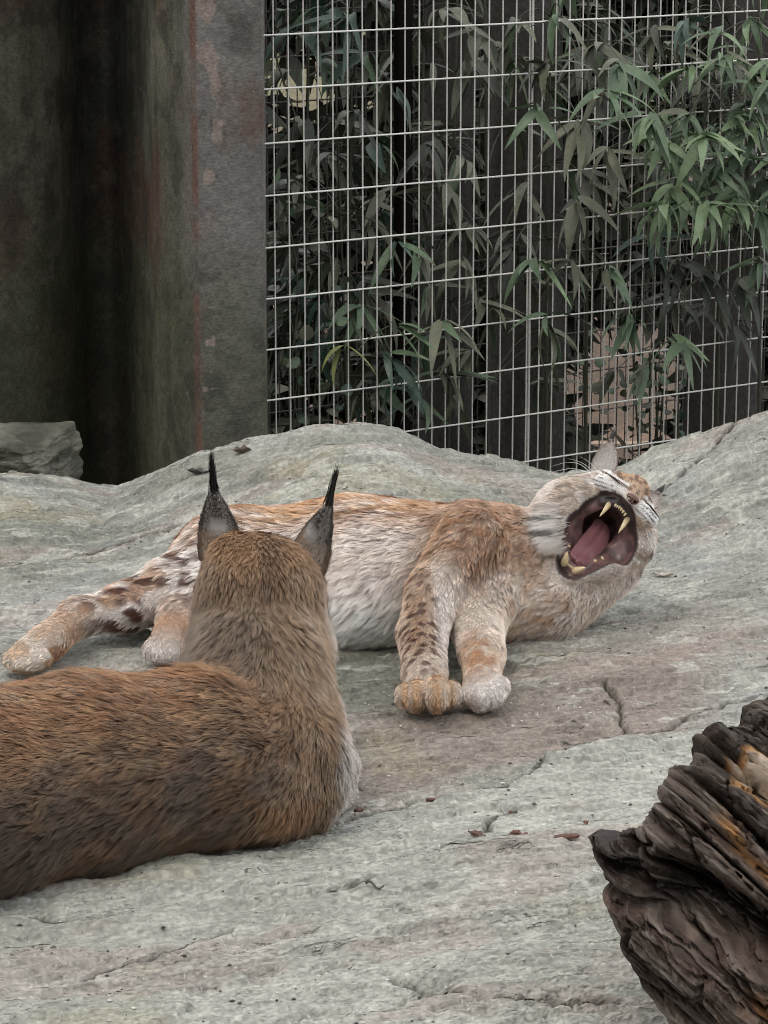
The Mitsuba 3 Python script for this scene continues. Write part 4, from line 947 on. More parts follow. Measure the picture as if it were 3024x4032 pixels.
def back_lynx():
    key = thing('lynx', 'spotted pale lynx lying on its side with its mouth wide open in a yawn', 'lynx')
    B = Body()
    alongx = np.array([-1.0, 0.05, 0])
    # trunk
    B.ball((-0.2886, 5.78, 0.1103), (0.14, 0.15, 0.115), 0.06, (-0.9, -0.3, -0.1), 'torso')
    B.bone((-0.2887, 5.78, 0.1036), (-0.0649, 5.79, 0.1203), 0.10, 0.115, 0.06, alongx, 'torso')
    B.ball((-0.0555, 5.78, 0.1161), (0.19, 0.17, 0.128), 0.06, (-0.9, -0.35, -0.15), 'torso')
    B.ball((0.1029, 5.77, 0.1129), (0.165, 0.155, 0.125), 0.06, (-0.85, -0.3, -0.25), 'torso')
    B.ball((-0.05, 5.665, 0.0624), (0.13, 0.085, 0.075), 0.06, (-0.6, -0.5, -0.5), 'belly')
    B.ball((-0.1282, 5.68, 0.0678), (0.11, 0.08, 0.07), 0.06, (-0.6, -0.5, -0.5), 'belly')
    # shoulder, neck, breast
    B.bone((0.1753, 5.71, 0.1597), (0.2609, 5.73, 0.1451), 0.104, 0.100, 0.03, (-0.9, -0.1, -0.35), 'shoulder')
    B.bone((0.2417, 5.75, 0.1114), (0.3543, 5.77, 0.1014), 0.104, 0.084, 0.04, (-0.95, 0, -0.2), 'neck')
    B.bone((0.2248, 5.66, 0.0656), (0.3226, 5.69, 0.0632), 0.072, 0.068, 0.05, (-0.9, 0, -0.35), 'breast')
    B.bone((0.3226, 5.69, 0.0632), (0.4011, 5.74, 0.0823), 0.068, 0.055, 0.05, (-0.9, 0, -0.3), 'breast')
    B.bone((0.355, 5.78, 0.0988), (0.431, 5.81, 0.1393), 0.084, 0.080, 0.035, (-0.95, 0, -0.2), 'neck')
    # near foreleg
    B.bone((0.1715, 5.65, 0.187), (0.0968, 5.52, 0.1276), 0.076, 0.052, 0.009, (-0.45, -0.3, -0.8), 'shoulder')
    B.bone((0.0968, 5.52, 0.1276), (0.0724, 5.41, 0.077), 0.052, 0.044, 0.015, (-0.2, -0.6, -0.8), 'foreleg')
    B.bone((0.0724, 5.41, 0.077), (0.0756, 5.25, 0.0467), 0.044, 0.038, 0.015, (0, -0.6, -0.8), 'foreleg')
    B.bone((0.0756, 5.25, 0.0467), (0.08, 5.2, 0.0377), 0.038, 0.036, 0.015, (0, -0.8, -0.6), 'paw')
    toes = (((0.0365, 5.145, 0.0359), 0.0175), ((0.0572, 5.125, 0.0419), 0.0225), ((0.0947, 5.12, 0.0461), 0.0260), ((0.1228, 5.145, 0.0394), 0.0185))
    for c, r in toes:
        B.ball(c, (r * 0.93, r * 1.9, r * 1.22), 0.003, (0, -0.9, -0.5), 'toe')
    # far foreleg, folded at the wrist
    B.bone((0.2101, 5.64, 0.1069), (0.1793, 5.52, 0.0693), 0.062, 0.050, 0.02, (-0.3, -0.5, -0.8), 'breast')
    B.bone((0.1793, 5.52, 0.0693), (0.1833, 5.36, 0.0532), 0.050, 0.040, 0.015, (0, -0.6, -0.8), 'pale_leg')
    B.bone((0.185, 5.36, 0.0532), (0.1802, 5.21, 0.0435), 0.039, 0.032, 0.015, (0, -0.6, -0.8), 'rust_paw')
    B.ball((0.1813, 5.19, 0.0425), (0.034, 0.040, 0.032), 0.012, (0, -0.8, -0.5), 'rust_paw')
    for c, r in (((0.1552, 5.16, 0.0339), 0.019), ((0.1749, 5.145, 0.0332), 0.023), ((0.1977, 5.15, 0.037), 0.022), ((0.2101, 5.17, 0.0458), 0.018)):
        B.ball(c, (r, r * 1.5, r * 1.1), 0.003, (0.2, -0.8, -0.6), 'white_paw')
    # hind legs
    B.bone((-0.3145, 5.74, 0.1139), (-0.4165, 5.67, 0.0942), 0.105, 0.062, 0.035, (-0.9, -0.3, -0.3), 'thigh')
    B.bone((-0.4165, 5.67, 0.0942), (-0.5089, 5.6, 0.0781), 0.060, 0.043, 0.03, (-0.9, -0.3, -0.3), 'hindleg')
    B.bone((-0.5089, 5.6, 0.0781), (-0.5936, 5.54, 0.074), 0.043, 0.033, 0.025, (-0.9, -0.3, -0.3), 'hindleg')
    B.bone((-0.5936, 5.54, 0.074), (-0.6413, 5.455, 0.0506), 0.033, 0.031, 0.025, (-0.8, -0.5, -0.4), 'rust_leg')
    B.bone((-0.6413, 5.455, 0.0506), (-0.6746, 5.41, 0.0351), 0.031, 0.033, 0.02, (-0.8, -0.5, -0.4), 'pale_paw')
    for c, r in (((-0.7016, 5.4, 0.0307), 0.018), ((-0.6876, 5.385, 0.0296), 0.019), ((-0.6677, 5.38, 0.031), 0.019), ((-0.6472, 5.385, 0.035), 0.018)):
        B.ball(c, (r * 1.2, r * 1.1, r), 0.008, (-0.7, -0.6, -0.4), 'pale_paw')
    B.bone((-0.3211, 5.68, 0.0678), (-0.3921, 5.57, 0.0601), 0.075, 0.045, 0.03, (-0.6, -0.5, -0.5), 'thigh')
    B.bone((-0.3921, 5.57, 0.0601), (-0.4151, 5.47, 0.0399), 0.043, 0.035, 0.02, (-0.4, -0.7, -0.5), 'rust_paw')
    for c, r in (((-0.4429, 5.46, 0.0335), 0.019), ((-0.428, 5.45, 0.029), 0.020), ((-0.4068, 5.45, 0.029), 0.020)):
        B.ball(c, (r, r * 1.2, r), 0.008, (-0.4, -0.8, -0.4), 'white_paw')
    # head
    back = lambda u, v, w=0.0: hdir(u, v, w)
    B.ball(hp(22, -24, -0.03), (0.094, 0.10, 0.092), 0.03, back(-0.4, 0.3, -1), 'skull')
    B.ball(hp(-62, -42, -0.01), (0.062, 0.075, 0.060), 0.03, back(-1, 0.3, -0.6), 'cheek')
    B.ball(hp(-98, -6, 0.0), (0.038, 0.055, 0.050), 0.03, back(-1, 0.45, -0.3), 'ruff')
    B.ball(hp(74, 26, -0.01), (0.046, 0.07, 0.056), 0.03, back(0.4, 0.9, -0.6), 'cheek')
    B.ball(hp(18, 92, -0.025), (0.066, 0.060, 0.052), 0.03, back(-0.3, 1, -0.3), 'throat')
    B.ball(hp(-26, 112, -0.02), (0.05, 0.050, 0.04), 0.03, back(-0.6, 0.8, -0.3), 'throat')
    B.bone(hp(-60, 0, 0.03), hp(-64, 62, 0.085), 0.036, 0.028, 0.025, back(-0.8, 0.4, -0.4), 'cheek')
    B.bone(hp(-64, 62, 0.085), hp(-58, 84, 0.100), 0.029, 0.026, 0.015, back(-0.5, 0.8, -0.4), 'chin')
    B.bone(hp(-52, 86, 0.097), hp(25, 70, 0.058), 0.025, 0.031, 0.015, back(0, 1, -0.5), 'chin')
    B.bone(hp(25, 70, 0.058), hp(76, 32, 0.025), 0.031, 0.036, 0.02, back(0.4, 0.9, -0.5), 'cheek')
    B.bone(hp(80, -84, 0.015), hp(62, -66, 0.060), 0.026, 0.026, 0.025, back(0.6, -0.7, -0.5), 'brow')
    B.ball(hp(26, -84, 0.062), (0.038, 0.032, 0.021), 0.016, back(-0.8, -0.6, -0.6), 'pad', axes=np.array([hdir(0.82, 0.57), CAM_TO, hdir(0.57, -0.82)]))
    B.ball(hp(92, -28, 0.062), (0.033, 0.032, 0.021), 0.016, back(0.8, 0.6, -0.6), 'pad', axes=np.array([hdir(0.82, 0.57), CAM_TO, hdir(0.57, -0.82)]))
    B.ball(hp(58, -58, 0.072), (0.026, 0.030, 0.018), 0.012, back(0.5, -0.7, -0.5), 'brow', axes=np.array([hdir(0.82, 0.57), CAM_TO, hdir(0.57, -0.82)]))
    B.bone(hp(10, -14, 0.082), hp(-67, 83, 0.116), 0.0575, 0.0215, 0.006, cut=True, tag='mouth')
    B.ball(hp(36, 20, 0.072), (0.041, 0.041, 0.060), 0.008, cut=True, tag='mouth')
    B.bone(hp(34, 20, 0.084), hp(-58, 80, 0.114), 0.041, 0.025, 0.006, cut=True, tag='mouth')
    B.bone(hp(-34, -4, 0.078), hp(-68, 76, 0.112), 0.034, 0.025, 0.006, cut=True, tag='mouth')
    B.bone(hp(10, -6, 0.050), hp(-54, 68, 0.086), 0.046, 0.029, 0.012, cut=True, tag='mouth')
    B.ball(hp(8, -4, 0.010), (0.040, 0.036, 0.055), 0.012, axes=HEAD_AX, cut=True, tag='mouth')
    # gums inside
    for a, b, r in ((hp(16, -56, 0.052), hp(40, -54, 0.066), 0.012), (hp(40, -54, 0.066), hp(64, -24, 0.054), 0.012), (hp(16, -56, 0.052), hp(-32, -34, 0.026), 0.010), (hp(64, -24, 0.054), hp(66, 22, 0.026), 0.010),
                    (hp(-74, 68, 0.080), hp(-56, 88, 0.082), 0.0115), (hp(-74, 68, 0.080), hp(-68, 18, 0.036), 0.010), (hp(-56, 88, 0.082), hp(8, 68, 0.040), 0.010)):
        B.bone(a, b, r, r, 0.008, tag='gum')
    xs = np.concatenate([np.arange(-0.80, 0.02, 0.008), np.arange(0.02, 0.575, 0.0035), np.arange(0.58, 0.63, 0.008)])
    ys = np.concatenate([np.arange(5.04, 5.23, 0.0042), np.arange(5.234, 5.57, 0.0085), np.arange(5.575, 5.80, 0.0034), np.arange(5.804, 6.03, 0.0085)])
    zs = np.concatenate([np.arange(-0.07, -0.012, 0.007), np.arange(-0.012, 0.07, 0.0042), np.arange(0.07, 0.35, 0.0036)])
    skin = smooth_mesh(B.skin(xs, ys, zs), 3)
    v, f = np.array(skin.vertices), np.array(skin.faces)

    cuts = [q for q in B.prims if q['cut']]
    def mouth_distance(p):
        return np.min(np.stack([B.dist(q, p) for q in cuts], 1), 1)
    outer = [q for q in B.prims if not q['cut'] and q['tag'] not in ('gum',)]
    def depth_inside(p):
        return np.min(np.stack([B.dist(q, p) for q in outer], 1), 1)
    def in_mouth(p):
        m = mouth_distance(p)
        u, vv, w = hlocal(p)
        r = np.hypot(u, vv)
        ang = np.arctan2(vv - 16, u + 4)
        oa = np.array([(-15, -71), (-62, -19), (-76, 31), (-88, 80), (-66, 102), (-27, 90), (43, 60), (73, 27), (81, 1), (69, -33), (53, -51), (9, -72)], float) - [-4, 16]
        th_ = np.arctan2(oa[:, 1], oa[:, 0]); o_ = np.argsort(th_)
        lim = np.interp(ang, th_[o_], np.hypot(*oa.T)[o_], period=2 * np.pi)
        inside = (np.hypot(u + 4, vv - 16) < lim * 0.90) & (w > -0.07)
        return ((m < 0.0035) & (r < 160)) | inside

    def look(p, n):
        flow, tg = B.blend(p)
        Z = np.zeros(len(p)); g = lambda t: tg.get(t, Z)
        N1 = nz(p, 8, 1); N2 = nz(p, 24, 2); N3 = nz(p, 60, 3, 2); N4 = nz(p * np.array([0.45, 1, 1.0]), 34, 9); N5 = nz(p * np.array([0.4, 1, 1.0]), 75, 19, 2)
        rust = np.array([0.405, 0.215, 0.112]); cream = np.array([0.64, 0.52, 0.42]); white = np.array([0.76, 0.73, 0.71]); grey = np.array([0.45, 0.395, 0.35]); dark = np.array([0.095, 0.040, 0.024]); black = np.array([0.035, 0.03, 0.028])
        body = g('torso') + g('belly') + g('thigh')
        c = np.tile(cream, (len(p), 1))
        c = lerp_col(c, rust, (sstep(5.72, 5.86, p[:, 1] + 0.12 * (N1 - 0.5)) * 0.9 + sstep(0.44, 0.58, N4) * sstep(0.38, 0.55, N5) * 0.75) * body)
        c = lerp_col(c, np.array([0.52, 0.32, 0.175]), body * sstep(0.43, 0.54, nz(p * np.array([0.6, 1, 1]), 15, 51, 3)) * 0.85)
        c = lerp_col(c, np.array([0.27, 0.135, 0.07]), body * sstep(0.53, 0.62, nz(p * np.array([0.5, 1, 1]), 26, 52, 3)) * 0.75)
        c = lerp_col(c, white, body * sstep(5.73, 5.64, p[:, 1] + 0.12 * (N1 - 0.5)) * 0.75)
        c = lerp_col(c, np.array([0.88, 0.86, 0.84]), g('belly') * sstep(0.18, 0.07, p[:, 2] + 0.06 * (N1 - .5)) * 0.85)
        c = lerp_col(c, np.array([0.80, 0.75, 0.71]), body * sstep(0.54, 0.68, N5) * 0.6)
        c = lerp_col(c, rust * np.array([0.80, 0.80, 0.85]), g('shoulder') * np.clip(0.80 + 1.2 * (N5 - 0.5), 0, 1))
        c = lerp_col(c, rust * 0.45, g('shoulder') * sstep(0.50, 0.62, N3) * 0.6)
        c = lerp_col(c, grey, (g('neck') + g('breast') * 0.8) * 0.9)
        c = lerp_col(c, rust * 0.9, (g('neck') + g('breast')) * sstep(0.50, 0.62, N2) * 0.55)
        c = lerp_col(c, white, (g('neck') + g('breast')) * sstep(0.55, 0.7, N5) * 0.5)
        c = lerp_col(c, cream, g('breast') * sstep(0.55, 0.7, N4) * 0.6)
        leg = g('foreleg') + g('hindleg')
        c = lerp_col(c, np.array([0.62, 0.50, 0.40]), leg)
        c = lerp_col(c, np.array([0.70, 0.62, 0.55]), g('paw') + g('toe') + g('pale_paw') + g('pale_leg'))
        c = lerp_col(c, rust * 1.12, (g('rust_paw') * 0.95 * np.where(p[:, 0] > 0.1, sstep(0.034, 0.020, np.abs(p[:, 0] - 0.174 + 0.03 * (N2 - 0.5))) * sstep(0.25, 0.5, nz(p, 55, 45, 2)), 1) + g('rust_leg') * 0.75) * sstep(0.30, 0.5, N2 + 0.12))
        c = lerp_col(c, np.array([0.50, 0.29, 0.13]), 0.95 * g('toe') * np.max([np.exp(-((p[:, 0] - tc[0]) / (0.62 * tr)) ** 2) for tc, tr in toes], 0) * sstep(0.012, 0.024, p[:, 2] + 0.012 * (N2 - 0.5)) * 0.9 + g('paw') * sstep(0.45, 0.65, N1) * 0.55 + g('pale_paw') * sstep(0.42, 0.6, N2) * 0.6)
        c = lerp_col(c, white * 1.0, g('white_paw') * 0.9)
        c = lerp_col(c, white * 1.05, (g('hindleg') + g('thigh') * 0.7) * sstep(0.35, 0.6, N2 + 0.08) * 0.75)
        c = lerp_col(c, rust, (g('hindleg') + g('rust_leg') + g('pale_paw')) * sstep(0.54, 0.64, nz(p, 17, 61, 3)) * 0.8)
        c = lerp_col(c, white, g('foreleg') * sstep(0.086, 0.104, p[:, 0]) * 0.85)
        s1 = spots(p, 50, 5, 0.50, 0.85, 1.1, np.array([1.0, 0, 0]))
        c = lerp_col(c, rust * 0.75, g('foreleg') * np.exp(-((p[:, 0] - 0.066) / 0.028) ** 2) * 0.75); s2 = spots(p, 30, 9, 0.36)
        s3 = spots(p, 34, 29, 0.47, 0.85, 1.7, np.array([-0.9, -0.35, 0.25]))
        c = lerp_col(c, dark, s3 * (g('hindleg') * 1.0 + g('thigh') * 0.95))
        c = lerp_col(c, dark, s1 * (g('foreleg') * 1.0 * sstep(0.112, 0.09, p[:, 0]) + g('paw') * sstep(0.045, 0.075, p[:, 2]) * 0.8))
        c = lerp_col(c, dark * 1.5, s1 * g('shoulder') * 0.55 * sstep(0.22, 0.13, p[:, 2]))
        c = lerp_col(c, np.array([0.17, 0.075, 0.042]), s2 * (g('torso') * 0.40 + g('thigh') * 1.0 + g('shoulder') * 0.35))
        # head
        u, vv, w = hlocal(p)
        hd = g('skull') + g('cheek') + g('ruff') + g('throat') + g('chin') + g('brow') + g('pad')
        c = lerp_col(c, np.array([0.49, 0.405, 0.335]), (g('skull') + g('cheek')) * 1.0)
        c = lerp_col(c, np.array([0.20, 0.145, 0.115]), (g('cheek') + g('skull') + g('throat') * 0.8 + g('neck') * 0.5) * sstep(0.50, 0.60, nz(p, 52, 23, 3)) * 0.8)
        c = lerp_col(c, white * 1.05, (g('cheek') + g('skull')) * sstep(0.52, 0.62, nz(p, 44, 24, 3)) * 0.6)
        c = lerp_col(c, white * 0.95, (g('throat') * 0.6 + g('chin') * 0.75))
        c = lerp_col(c, white * 1.12, g('ruff') * 1.0)
        a = 0.82 * u + 0.57 * vv; b = 0.57 * u - 0.82 * vv        # across and up the face
        am = a - 20
        c = lerp_col(c, np.array([0.40, 0.245, 0.14]), (g('brow') + g('skull')) * sstep(90, 98, b) * sstep(58, 44, np.abs(am)) * 0.95)
        c = lerp_col(c, white * 1.0, (g('skull') + g('cheek')) * sstep(96, 102, b) * sstep(46, 58, np.abs(am)) * 0.7)
        c = lerp_col(c, dark * 1.2, spots(np.stack([a / 15, b / 12, a * 0 + 0.5], 1), 1.0, 4, 0.45, 0.6) * sstep(88, 100, b) * hd * sstep(62, 50, np.abs(am)) * 0.8)
        pad = np.clip(g('pad') * 1.7, 0, 1) * sstep(64, 70, b) * sstep(99, 95, b)
        c = lerp_col(c, white * 1.2, pad)
        rows = sstep(0.45, 0.8, np.cos((b - 76 + 0.0022 * am * am) * 2 * np.pi / 8.6)) * sstep(14, 20, np.abs(am)) * sstep(0.34, 0.5, meshkit.noise(np.stack([a * 0.16, b * 0.5, a * 0], -1), 3))
        c = lerp_col(c, black * 0.9, rows * pad * 0.97)
        # white bars beside the shut eyes with dark lines between
        for sa in (-1, 1):
            aa = am * sa
            mid_ = 103 + (0.07 * (aa - 30) if sa < 0 else -0.20 * (aa - 25))
            on = sstep(16, 24, aa) * sstep(84, 72, aa) * (hd > 0.3)
            c = lerp_col(c, white * 1.15, np.exp(-((b - mid_ - 6) / 3.0) ** 2) * on)
            c = lerp_col(c, white * 1.1, np.exp(-((b - mid_ + 5) / 2.5) ** 2) * on * 0.9)
            c = lerp_col(c, black * 1.2, np.exp(-((b - mid_) / 2.6) ** 2) * on * 0.95)
            c = lerp_col(c, dark, np.exp(-((b - mid_ - 13) / 2.6) ** 2) * on * sstep(30, 40, aa) * 0.9)
        c = lerp_col(c, black, np.exp(-((am) / 9.0) ** 2 - ((b - 69) / 7.0) ** 2) * 0.95 * (hd > 0.3))
        for (su, sv, ru, rv) in ((-144, -22, 17, 8), (-148, 6, 14, 9), (112, 60, 7, 16), (98, 96, 7, 14)):
            c = lerp_col(c, black * 1.6, np.exp(-((u - su) / ru) ** 2 - ((vv - sv) / rv) ** 2) * 0.9 * np.minimum(1, hd * 2 + g('neck')))
        c = lerp_col(c, dark * 1.8, sstep(0.62, 0.8, N3) * 0.22 * (1 - hd))
        return flow, tg, c

    _, tg, vc = look(v, None)
    col = np.clip(vc * 0.62, 0, 1)
    mo = in_mouth(v) | (tg.get('gum', np.zeros(len(v))) > 0.6)
    dep = depth_inside(v)
    pink = lerp_col(np.tile(np.array([0.175, 0.100, 0.097]), (len(v), 1)), (0.090, 0.055, 0.054), sstep(0.42, 0.6, nz(v, 60, 4)))
    gum = lerp_col(pink, (0.36, 0.22, 0.205), tg.get('gum', np.zeros(len(v))) * sstep(0.4, 0.6, nz(v, 90, 6)))
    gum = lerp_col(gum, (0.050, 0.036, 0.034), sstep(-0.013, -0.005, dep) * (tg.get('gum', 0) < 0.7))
    col[mo] = gum[mo]
    part(key, 'body', mikit.ply(skin, 'wet_skin', smooth=True, color=col))

    wt = 1.0 + 2.2 * (v[f].mean(1)[:, 0] > 0.22)
    pts, nor = sample_surface(skin, 195000, 22, wt)
    ok = (pts[:, 2] > rock_height(pts[:, 0], pts[:, 1], False) - 0.004) & ~in_mouth(pts)
    pts, nor = pts[ok], nor[ok]
    flow, tg, fc = look(pts, nor)
    Z = np.zeros(len(pts)); g = lambda t: tg.get(t, Z)
    nomouth = (g('gum') < 0.3)
    pts, nor, flow, fc = pts[nomouth], nor[nomouth], flow[nomouth], fc[nomouth]
    tg = {k: x[nomouth] for k, x in tg.items()}
    Z = np.zeros(len(pts))
    L = 0.024 * g('torso') + 0.034 * g('belly') + 0.022 * g('thigh') + 0.016 * g('shoulder') + 0.017 * g('neck') + 0.020 * g('breast') + 0.0145 * (g('foreleg') + g('hindleg') + g('rust_leg') + g('pale_leg')) + 0.0100 * (g('toe') + g('paw') + g('pale_paw') + g('white_paw') + g('rust_paw')) \
        + 0.010 * g('skull') + 0.013 * g('cheek') + 0.032 * g('ruff') + 0.018 * g('throat') + 0.007 * g('chin') + 0.006 * g('brow') + 0.0055 * g('pad')
    L = L * (0.7 + 0.6 * nz(pts, 34, 72, 2))
    near = np.clip(mouth_distance(pts) / 0.02, 0.35, 1)
    head_w = g('skull') + g('cheek') + g('chin') + g('brow') + g('pad') + g('throat') + g('ruff')
    L = L * np.where(head_w > 0.5, near, 1)
    wdt = np.where(head_w > 0.5, 0.00095, 0.0013)
    fc = np.clip(fc * 1.16, 0, 0.93)
    part(key, 'fur', fur_shape([fur_mesh(pts, nor, flow, L, fc, 15, wdt, 0.38, 11, 0.60, 0.60, root_dark=0.62, wave_scale=60.0)]), kind='stuff')

    # teeth
    def tooth(name, base, tip, r, bow=(0, 0, 0), n=9):
        t = np.linspace(0, 1, n)[:, None]
        base, tip = np.asarray(base), np.asarray(tip)
        p = base * (1 - t) + tip * t + np.asarray(bow) * np.sin(np.pi * t)
        rad = r * (1 - t[:, 0] ** 1.5) ** 0.8 + 0.0004
        part(key, name, mikit.ply(tube_mesh(p, rad, 10), 'tooth_enamel', smooth=True))
    tooth('canine_tooth', hp(24, -55, 0.062), hp(-1, -24, 0.080), 0.0054, CAM_TO * 0.004)
    tooth('canine_tooth', hp(61, -21, 0.062), hp(39, 11, 0.080), 0.0054, CAM_TO * 0.004)
    tooth('canine_tooth', hp(-77, 76, 0.088), hp(-72, 50, 0.112), 0.0074, CAM_TO * 0.004)
    tooth('canine_tooth', hp(-55, 92, 0.090), hp(-33, 83, 0.112), 0.0074, CAM_TO * 0.004)
    for i in range(6):
        s = (i + 0.5) / 6
        c0 = hp(33 + 24 * s, -52 + 24 * s - 4 * math.sin(math.pi * s), 0.076)
        tooth('incisor', c0, c0 + hdir(-0.6, 0.75) * 0.0065 + CAM_TO * 0.003, 0.0022)
        c1 = hp(-71 + 12 * s, 77 + 10 * s, 0.094)
        tooth('incisor', c1, c1 + hdir(0.5, -0.6, 0.9) * 0.005, 0.0018)
    for (u, vv, w, du, dv) in ((-71, 40, 0.062, 0.8, -0.1), (-70, 26, 0.051, 0.8, 0), (-10, 76, 0.062, 0.1, -0.8), (6, 70, 0.052, 0, -0.8)):
        tooth('molar', hp(u, vv, w), hp(u, vv, w) + hdir(du, dv, 0.5) * 0.010, 0.0052)

    # tongue: a broad curling slab from the throat to behind the lower incisors
    ts, us = np.linspace(0, 1, 26), np.linspace(-1, 1, 17)
    ctr = np.array([hp(12, -6, -0.002), hp(4, 14, 0.016), hp(-12, 34, 0.032), hp(-32, 54, 0.056), hp(-48, 68, 0.077), hp(-57, 75, 0.088)])
    kk = np.linspace(0, 1, len(ctr))
    cl = np.stack([np.interp(ts, kk, ctr[:, i]) for i in range(3)], 1)
    for _ in range(4): cl[1:-1] = (cl[:-2] + 2 * cl[1:-1] + cl[2:]) / 4
    wd = 0.018 + 0.008 * np.sin(np.pi * ts ** 0.8) ; wd *= np.clip((1 - ts) * 7, 0.25, 1) ** 0.5
    side = hdir(0.73, 0.68)
    V, C = [], []
    for lay in (0, 1):
        for i, t in enumerate(ts):
            for u in us:
                hgt = (0.010 * (1 - u * u) - 0.0035 * math.exp(-(u / 0.18) ** 2) - 0.010 * lay + 0.0035 * u * u) + 0.0045 * math.sin(16 * t + 1.5 * u) * (1 - u * u) * t * t
                V.append(cl[i] + side * u * wd[i] + (CAM_TO * 0.8 + hdir(0.3, -0.55) * 0.6) * hgt)
                C.append((0.205, 0.090, 0.102))
    m, n = len(ts), len(us)
    gf = grid_faces(m, n); rim = []
    for j in range(m - 1):
        for e in (0, n - 1):
            a_, b_ = j * n + e, (j + 1) * n + e
            rim += [(a_, b_, b_ + n * m), (a_, b_ + n * m, a_ + n * m)]
    for i in range(n - 1):
        a_, b_ = (m - 1) * n + i, (m - 1) * n + i + 1
        rim += [(a_, b_, b_ + n * m), (a_, b_ + n * m, a_ + n * m)]
    V = np.array(V); C = np.array(C) * (0.8 + 0.4 * nz(V, 300, 2, 2))[:, None]
    part(key, 'tongue', mikit.ply(trimesh.Trimesh(V, np.vstack([gf, gf[:, ::-1] + m * n, rim]), process=False), 'wet_skin', smooth=True, color=C), 'pink tongue in the open mouth')

    # nose leather with two nostrils
    ico = trimesh.creation.icosphere(subdivisions=4)
    q = np.array(ico.vertices)
    x, y, z = q.T
    sc = np.stack([x * 0.0140 * (1 + 0.25 * y), y * 0.0105, z * 0.010], 1)
    nost = np.minimum(np.hypot((x - 0.52) / 0.30, (y + 0.18) / 0.34), np.hypot((x + 0.52) / 0.30, (y + 0.18) / 0.34))
    nost = np.where(z > 0, nost, 9)
    sc[:, 2] -= 0.006 * sstep(1.0, 0.4, nost)
    sc[:, 2] -= 0.003 * np.exp(-(x / 0.10) ** 2) * (y < 0.1) * (z > 0)
    cn = lerp_col(np.tile(np.array([0.135, 0.066, 0.052]), (len(q), 1)), (0.02, 0.014, 0.013), sstep(1.05, 0.75, nost))
    cn = lerp_col(cn, (0.05, 0.03, 0.028), sstep(-0.45, -0.75, y))
    wv = hp(67, -61, 0.096) + sc[:, :1] * hdir(0.82, 0.57) + sc[:, 1:2] * hdir(0.57, -0.82) + sc[:, 2:] * CAM_TO
    part(key, 'nose', mikit.ply(trimesh.Trimesh(wv, ico.faces, process=False), 'wet_skin', smooth=True, color=cn), 'reddish brown nose with dark nostrils')

    # eyes squeezed shut: a dark lid line with a wrinkle
    tree = cKDTree(v)
    vn = vertex_normals(v, f)
    for pts_ in ([(16, -118), (28, -109), (40, -99), (50, -90)], [(97, -56), (108, -46), (118, -35), (127, -20)]):
        line = []
        for (a_, b_) in pts_:
            cand = np.where((np.abs(hlocal(v)[0] - a_) < 5) & (np.abs(hlocal(v)[1] - b_) < 5))[0]
            i = cand[np.argmax(hlocal(v[cand])[2])] if len(cand) else tree.query(hp(a_, b_, 0.06))[1]
            line.append(v[i] + vn[i] * 0.0045)
        line = np.array(line)
        tt = np.linspace(0, 1, 14); k4 = np.linspace(0, 1, len(line))
        p = np.stack([np.interp(tt, k4, line[:, i]) for i in range(3)], 1)
        mm = tube_mesh(p, 0.0013 * np.sin(np.pi * np.clip(tt, 0.08, 0.92)) + 0.0003, 8)
        part(key, 'eyelid', mikit.ply(mm, 'hide', smooth=True, color=np.tile([0.02, 0.016, 0.015], (len(mm.vertices), 1))), None)

    # whiskers
    rs = np.random.RandomState(3)
    for (s0, e0, lift) in [((-2, -92, .06), (-100, -132, .05), 26), ((2, -98, .06), (-118, -112, .05), 22), ((8, -88, .065), (-70, -148, .08), 14), ((4, -84, .07), (-108, -92, .06), 20), ((-6, -90, .055), (-60, -110, .09), 10), ((10, -96, .06), (-40, -152, .06), 8),
                           ((100, -14, .06), (150, 34, .07), -8), ((96, -8, .065), (142, 48, .08), -6), ((104, -18, .055), (158, 22, .06), -8), ((98, -4, .06), (118, 58, .09), -5)]:
        t = np.linspace(0, 1, 14)[:, None]
        p = hp(*s0) * (1 - t) + hp(*e0) * t + hdir(0.3, -1.0) * (lift * 0.000927) * np.sin(np.pi * t)
        mm = tube_mesh(p, 0.00075 * (1 - 0.8 * t[:, 0]), 5)
        part(key, 'whisker', mikit.ply(mm, 'hide', smooth=True, color=np.tile([0.85, 0.84, 0.82], (len(mm.vertices), 1))))

    # white cheek ruff with two black bars
    rs = np.random.RandomState(12)
    m_ = 2600
    vv_ = rs.uniform(-52, 50, m_); uu = -100 + rs.normal(0, 11, m_) + 0.10 * vv_
    lu, lv, lw = hlocal(v)
    front = lw > -0.02
    tree2 = cKDTree(np.stack([lu, lv], 1)[front])
    def top_w(a_, b_):
        return max(lw[front][tree2.query((a_, b_), k=6)[1]])
    wroot = np.array([top_w(a_, b_) for a_, b_ in zip(uu, vv_)])
    r0 = np.array([hp(a_, b_, w_) for a_, b_, w_ in zip(uu, vv_, wroot)])
    reach = (34 + 18 * rs.rand(m_)) * np.clip(1.15 - np.abs(vv_ + 5) / 75, 0.3, 1)
    dv = 0.35 * (vv_ + 10) / 50 + rs.normal(0, 0.10, m_)
    t1 = np.array([hp(a_ - q_, b_ + q_ * d_ * 0.8, max(w_ - 0.012, top_w(a_ - q_, b_ + q_ * d_ * 0.8) + 0.006 + 0.008 * rs.rand())) for a_, b_, q_, d_, w_ in zip(uu, vv_, reach, dv, wroot)])
    endv = hlocal(t1)[1]; endu = hlocal(t1)[0]
    bar = np.maximum(np.exp(-((endv + 24) / 6.5) ** 2), np.exp(-((endv - 10) / 7) ** 2)) * (endu < -118)
    cr = lerp_col(np.tile(np.array([0.80, 0.78, 0.76]), (m_, 1)), (0.05, 0.045, 0.045), np.where(bar > 0.35, 0.92, 0))
